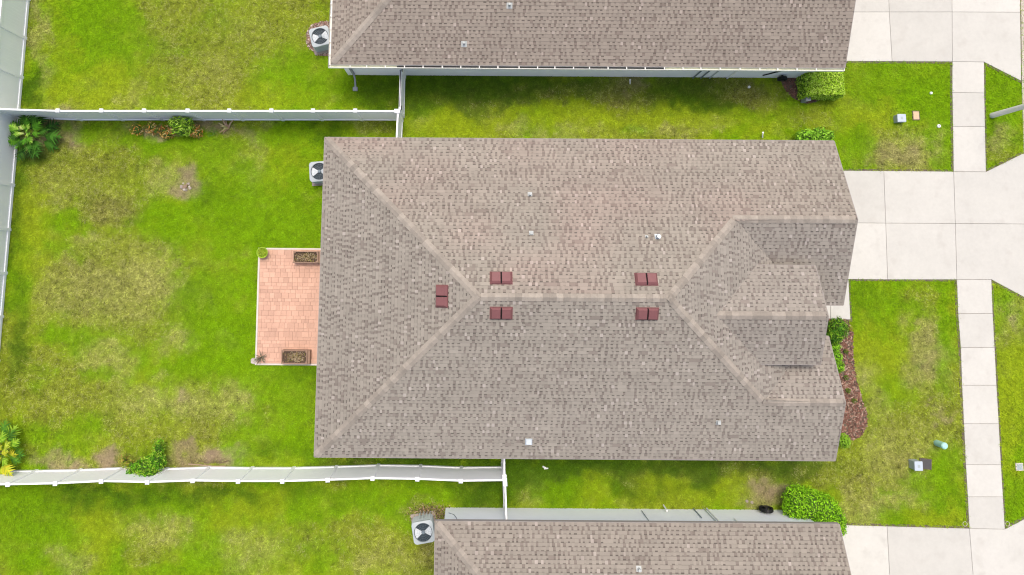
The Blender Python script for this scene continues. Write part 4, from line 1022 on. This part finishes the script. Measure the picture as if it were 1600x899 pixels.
def disc(label, px, py, r, hole=True, name='cleanout_cap'):
    c = at(px, py); t = thing(name, (c.x, c.y, 0), label, 'pipe cap', 'white caps in the lawn')
    m = MB(); m.lathe([(r, -.05), (r, .06), (r * .8, .075), (r * .3, .078)], 18); m.build('cap', 'pvc', t)
    m = MB(); m.lathe([(r * .28, .0781), (r * .26, .095)], 8); m.build('nut', 'hub' if hole else 'pvc', t)
disc('white round cap in the upper front lawn, further from the ground boxes', 1454, 146, .06, False)
disc('white round cap with dark centre next to the sidewalk, right of the tan lid', 1466, 197.5, .08)
disc('white round cap on the grass below the top house wall', 1170, 136.5, .06, False)
def small_pipe(label, px, py, h, r=.03, dirt=None, tilt=(0, 0)):
    c = at(px, py); t = thing('standpipe', (c.x, c.y, 0), label, 'pipe', 'white standpipes')
    m = MB(); m.tube([(0, 0, -.05), (tilt[0], tilt[1], h)], r, 8); m.build('pipe', 'pvc', t)
    m = MB(); m.tube([(tilt[0], tilt[1], h), (tilt[0] * 1.05, tilt[1] * 1.05, h + .05)], r * 1.35, 8); m.build('cap', 'pvc', t)
small_pipe('short white standpipe in a bare patch below the top house wall', 985, 132, .2, .03, tilt=(-.06, .14))
small_pipe('white standpipe at the upper eave of the middle house', 1192, 216.5, .25, .03, tilt=(-.1, .2))
small_pipe('white standpipe standing in front of the bottom house wall', 1036.5, 789, .5, .03, tilt=(0, -.05))
c = at(852, 730.5); t = thing('pipe_scrap', (c.x, c.y, 0), 'white scrap of pipe on the grass below the middle house', 'debris')
m = MB(); m.tube([(-.12, .05, .04), (.03, -.02, .05)], .035, 6); m.build('pipe', 'pvc', t); m = MB(); m.tube([(-.06, -.05, .04), (.12, -.02, .06)], .03, 6); m.build('elbow', 'pvc', t)
def ring(label, px, py):
    c = at(px, py); n = 18; m = MB(); m.tube([(.09 * math.cos(2 * math.pi * k / n), .09 * math.sin(2 * math.pi * k / n), .03) for k in range(n + 1)], .010, 6, cap=False)
    o = m.build('sprinkler_ring', 'border'); o.location = (c.x, c.y, 0); tag(o, label, 'sprinkler', 'sprinkler rings by the lower driveway')
ring('pale sprinkler ring left of the sidewalk at the bottom driveway', 1507, 818.5)
ring('pale sprinkler ring right of the sidewalk at the bottom driveway', 1573.5, 818.5)
# street lamp pole standing in the upper verge
c = at(1549.5, 181); t = thing('street_lamp', (c.x, c.y, 0), 'pale concrete street lamp pole in the upper right verge', 'street lamp')
m = MB(); m.tube([(0, 0, -.05), (0, 0, 6.2)], .125, 14, r1=.075); m.build('pole', 'pole', t, smooth=False)
m = MB(); m.tube([(0, 0, 6.1), (.3, .05, 6.5), (1.2, .1, 6.7)], .035, 8); arm = m.build('arm', 'galv', t); m = MB(); m.box(1.1, 1.7, 0, .24, 6.62, 6.76); m.build('lamp_head', 'greybox', t, bevel=.03)

# ================================================================== WALL FITTINGS
# top house wall (faces -y at y=8.63); bottom house wall (faces +y at y=-10.24)
def on_wall(px, py, wy):      # find height on a wall plane y = wy seen at a pixel
    lo, hi = -.5, 4.0
    for _ in range(40):
        z = (lo + hi) / 2; y = at(px, py, z).y
        if (wy > 0) == (y > wy): hi = z
        else: lo = z
    v = at(px, py, z); return v.x, z
WT, WB = 8.63, -10.24
def fit(parent, name, kind, px, py, w, h, d, wy, m):
    x, z = on_wall(px, py, wy); z = min(max(z, .3), 2.2); s = -1 if wy > 0 else 1; b = MB(); ya, yb = sorted((wy + s * .001, wy + s * d)); b.box(x - w / 2, x + w / 2, ya, yb, z - h / 2, z + h / 2); return b.build(name, m, parent, bevel=.01)
def conduit(parent, px, wy, z0, z1, r, m='galv', dx=0):
    x = on_wall(px, 116 if wy > 0 else 803, wy)[0]; s = -1 if wy > 0 else 1; b = MB(); b.tube([(x, wy + s * (r + .01), z0), (x + dx, wy + s * (r + .01), z1)], r, 8); b.build('conduit', m, parent)
fit(nT_house, 'electric_meter_box', 'box', 1141, 116, .30, .5, .14, WT, 'lead'); fit(nT_house, 'cable_box', 'box', 1166, 116, .25, .3, .1, WT, 'lead')
conduit(nT_house, 1134, WT, 0, 1.2, .03, 'hub'); conduit(nT_house, 1148, WT, 0, 2.5, .03, 'hub'); conduit(nT_house, 1164, WT, 0, 1.2, .025, 'galv')
b = MB(); x = on_wall(1195, 116, WT)[0]; b.tube([(x, WT - .05, 0), (x, WT - .05, 2.55)], .03, 8); b.build('downspout', 'pvc', nT_house)
def hose_reel(label, px, py, wy, z, r):
    x = at(px, py, z).x; s = -1 if wy > 0 else 1
    t = thing('hose_reel', (x, wy + s * .16, z), label, 'hose reel', 'black hose reels on the side walls')
    n = 20; m = MB()
    for k, (dr, dy) in enumerate(((0, -.05), (0, .0), (0, .05), (-.05, -.03), (-.05, .03))):
        m.tube([((r + dr) * math.cos(2 * math.pi * j / n), dy, (r + dr) * math.sin(2 * math.pi * j / n)) for j in range(n + 1)], .026, 6, cap=False)
    m.build('hose_coil', 'dark', t)
    m = MB(); m.tube([(0, -.1 * s, 0), (0, .10 * s, 0)], .08, 10); m.box(-.04, .04, min(-.155 * s, 0), max(-.155 * s, 0), -.04, .04); m.build('bracket', 'dark', t)
hose_reel('black coiled hose reel on the top house wall beside the hedge bed', 1222, 118, WT, .45, .19)
hose_reel('black coiled hose reel on the bottom house wall left of the large bush', 1197, 790, WB, .42, .26)
m = MB(); xx = on_wall(1275, 114, WT)[0]; m.tube([(xx - .6, WT - .03, .5), (xx, WT - .03, 1.4), (xx + .5, WT - .03, 1.8), (xx + .7, WT - .03, 1.2)], .03, 6); m.build('cable', 'dark', nT_house)
fit(nB_house, 'electric_meter_box', 'box', 1144, 803, .28, .34, .12, WB, 'lead'); fit(nB_house, 'cable_box', 'box', 1162, 805, .22, .26, .08, WB, 'lead'); fit(nB_house, 'outlet_box', 'box', 1178, 808, .16, .2, .08, WB, 'lead')
conduit(nB_house, 1136, WB, 0, 1.1, .022, 'hub'); conduit(nB_house, 1155, WB, 0, 2.3, .02, 'galv'); conduit(nB_house, 1160, WB, 0, 2.3, .03, 'pvc')
b = MB(); x = on_wall(1191, 808, WB)[0]; b.tube([(x, WB + .05, 1.2), (x, WB + .05, 2.5)], .03, 8); b.build('downspout', 'pvc', nB_house)
conduit(nB_house, 1040, WB, .3, 2.5, .015, 'hub', dx=.02)  # thin dark upright line on the wall, drawn as a tube
fit(nB_house, 'wall_vent', 'box', 739, 797, .09, .09, .05, WB, 'hub')
b = MB(); x = on_wall(702, 800, WB)[0]; b.tube([(x - .12, WB + .02, .7), (x + .1, WB + .02, .9), (x + .22, WB + .02, 1.3), (x + .25, WB + .02, 1.7)], .014, 6); b.build('cable', 'hub', nB_house)
# roof pipes of the neighbours
fnT = lambda x, y: ZE + PIT * (y - yE_T); fnB = lambda x, y: ZE + PIT * ((p2.y + q2.y) / 2 - y)
for px, py in ((796, 9), (725, 69)): pipe_vent(nT_roof, px, py, zplane(px, py, fnT), .05, .2, .12, 'flashing', nrm=nB_)
pipe_vent(nB_roof, 998, 889, zplane(998, 889, fnB), .055, .18, .1, 'flashing', nrm=nT)
# litter bed with hoses next to the lower air conditioner
rr = random.Random(90); c = at(678, 803); t = thing('leaf_litter', (c.x, c.y, 0), 'heap of brown leaf litter beside the lower air conditioner', 'leaf litter'); m = MB()
for _ in range(1100):
    leaf(m, Vector((rr.gauss(-.1, .42), rr.gauss(.05, .17), .03 + rr.random() * .06)), Vector((rr.gauss(0, .4), rr.gauss(0, .4), 1)).normalized(), rr.uniform(0, 6.3), rr.uniform(.03, .07), rr.choice([(.10, .075, .045), (.05, .045, .03), (.3, .2, .09), (.2, .22, .04), (.42, .3, .2)]), rr, .5)
m.build('leaves', 'attr_leaf', t)
c = at(663, 812, .3); t = thing('refrigerant_lines', (c.x, c.y, 0), 'four pale pipes behind the lower air conditioner', 'pipes')
for k in range(4):
    m = MB(); x = -.21 + k * .14; m.tube([(x, -.05, .62), (x, .1, .58), (x + .02, .22, .3), (x + .03, .25, .0)], .033, 8); m.build('pipe', 'galv', t)
# pebbles and scraps by the hose reel
for k, (px, py, w) in enumerate(((1167, 783, 'left'), (1175, 785, 'right'))): rock('small pale rock in the bare soil near the lower hose reel, on the ' + w, px, py, .07, 'pad', seed=20 + k)
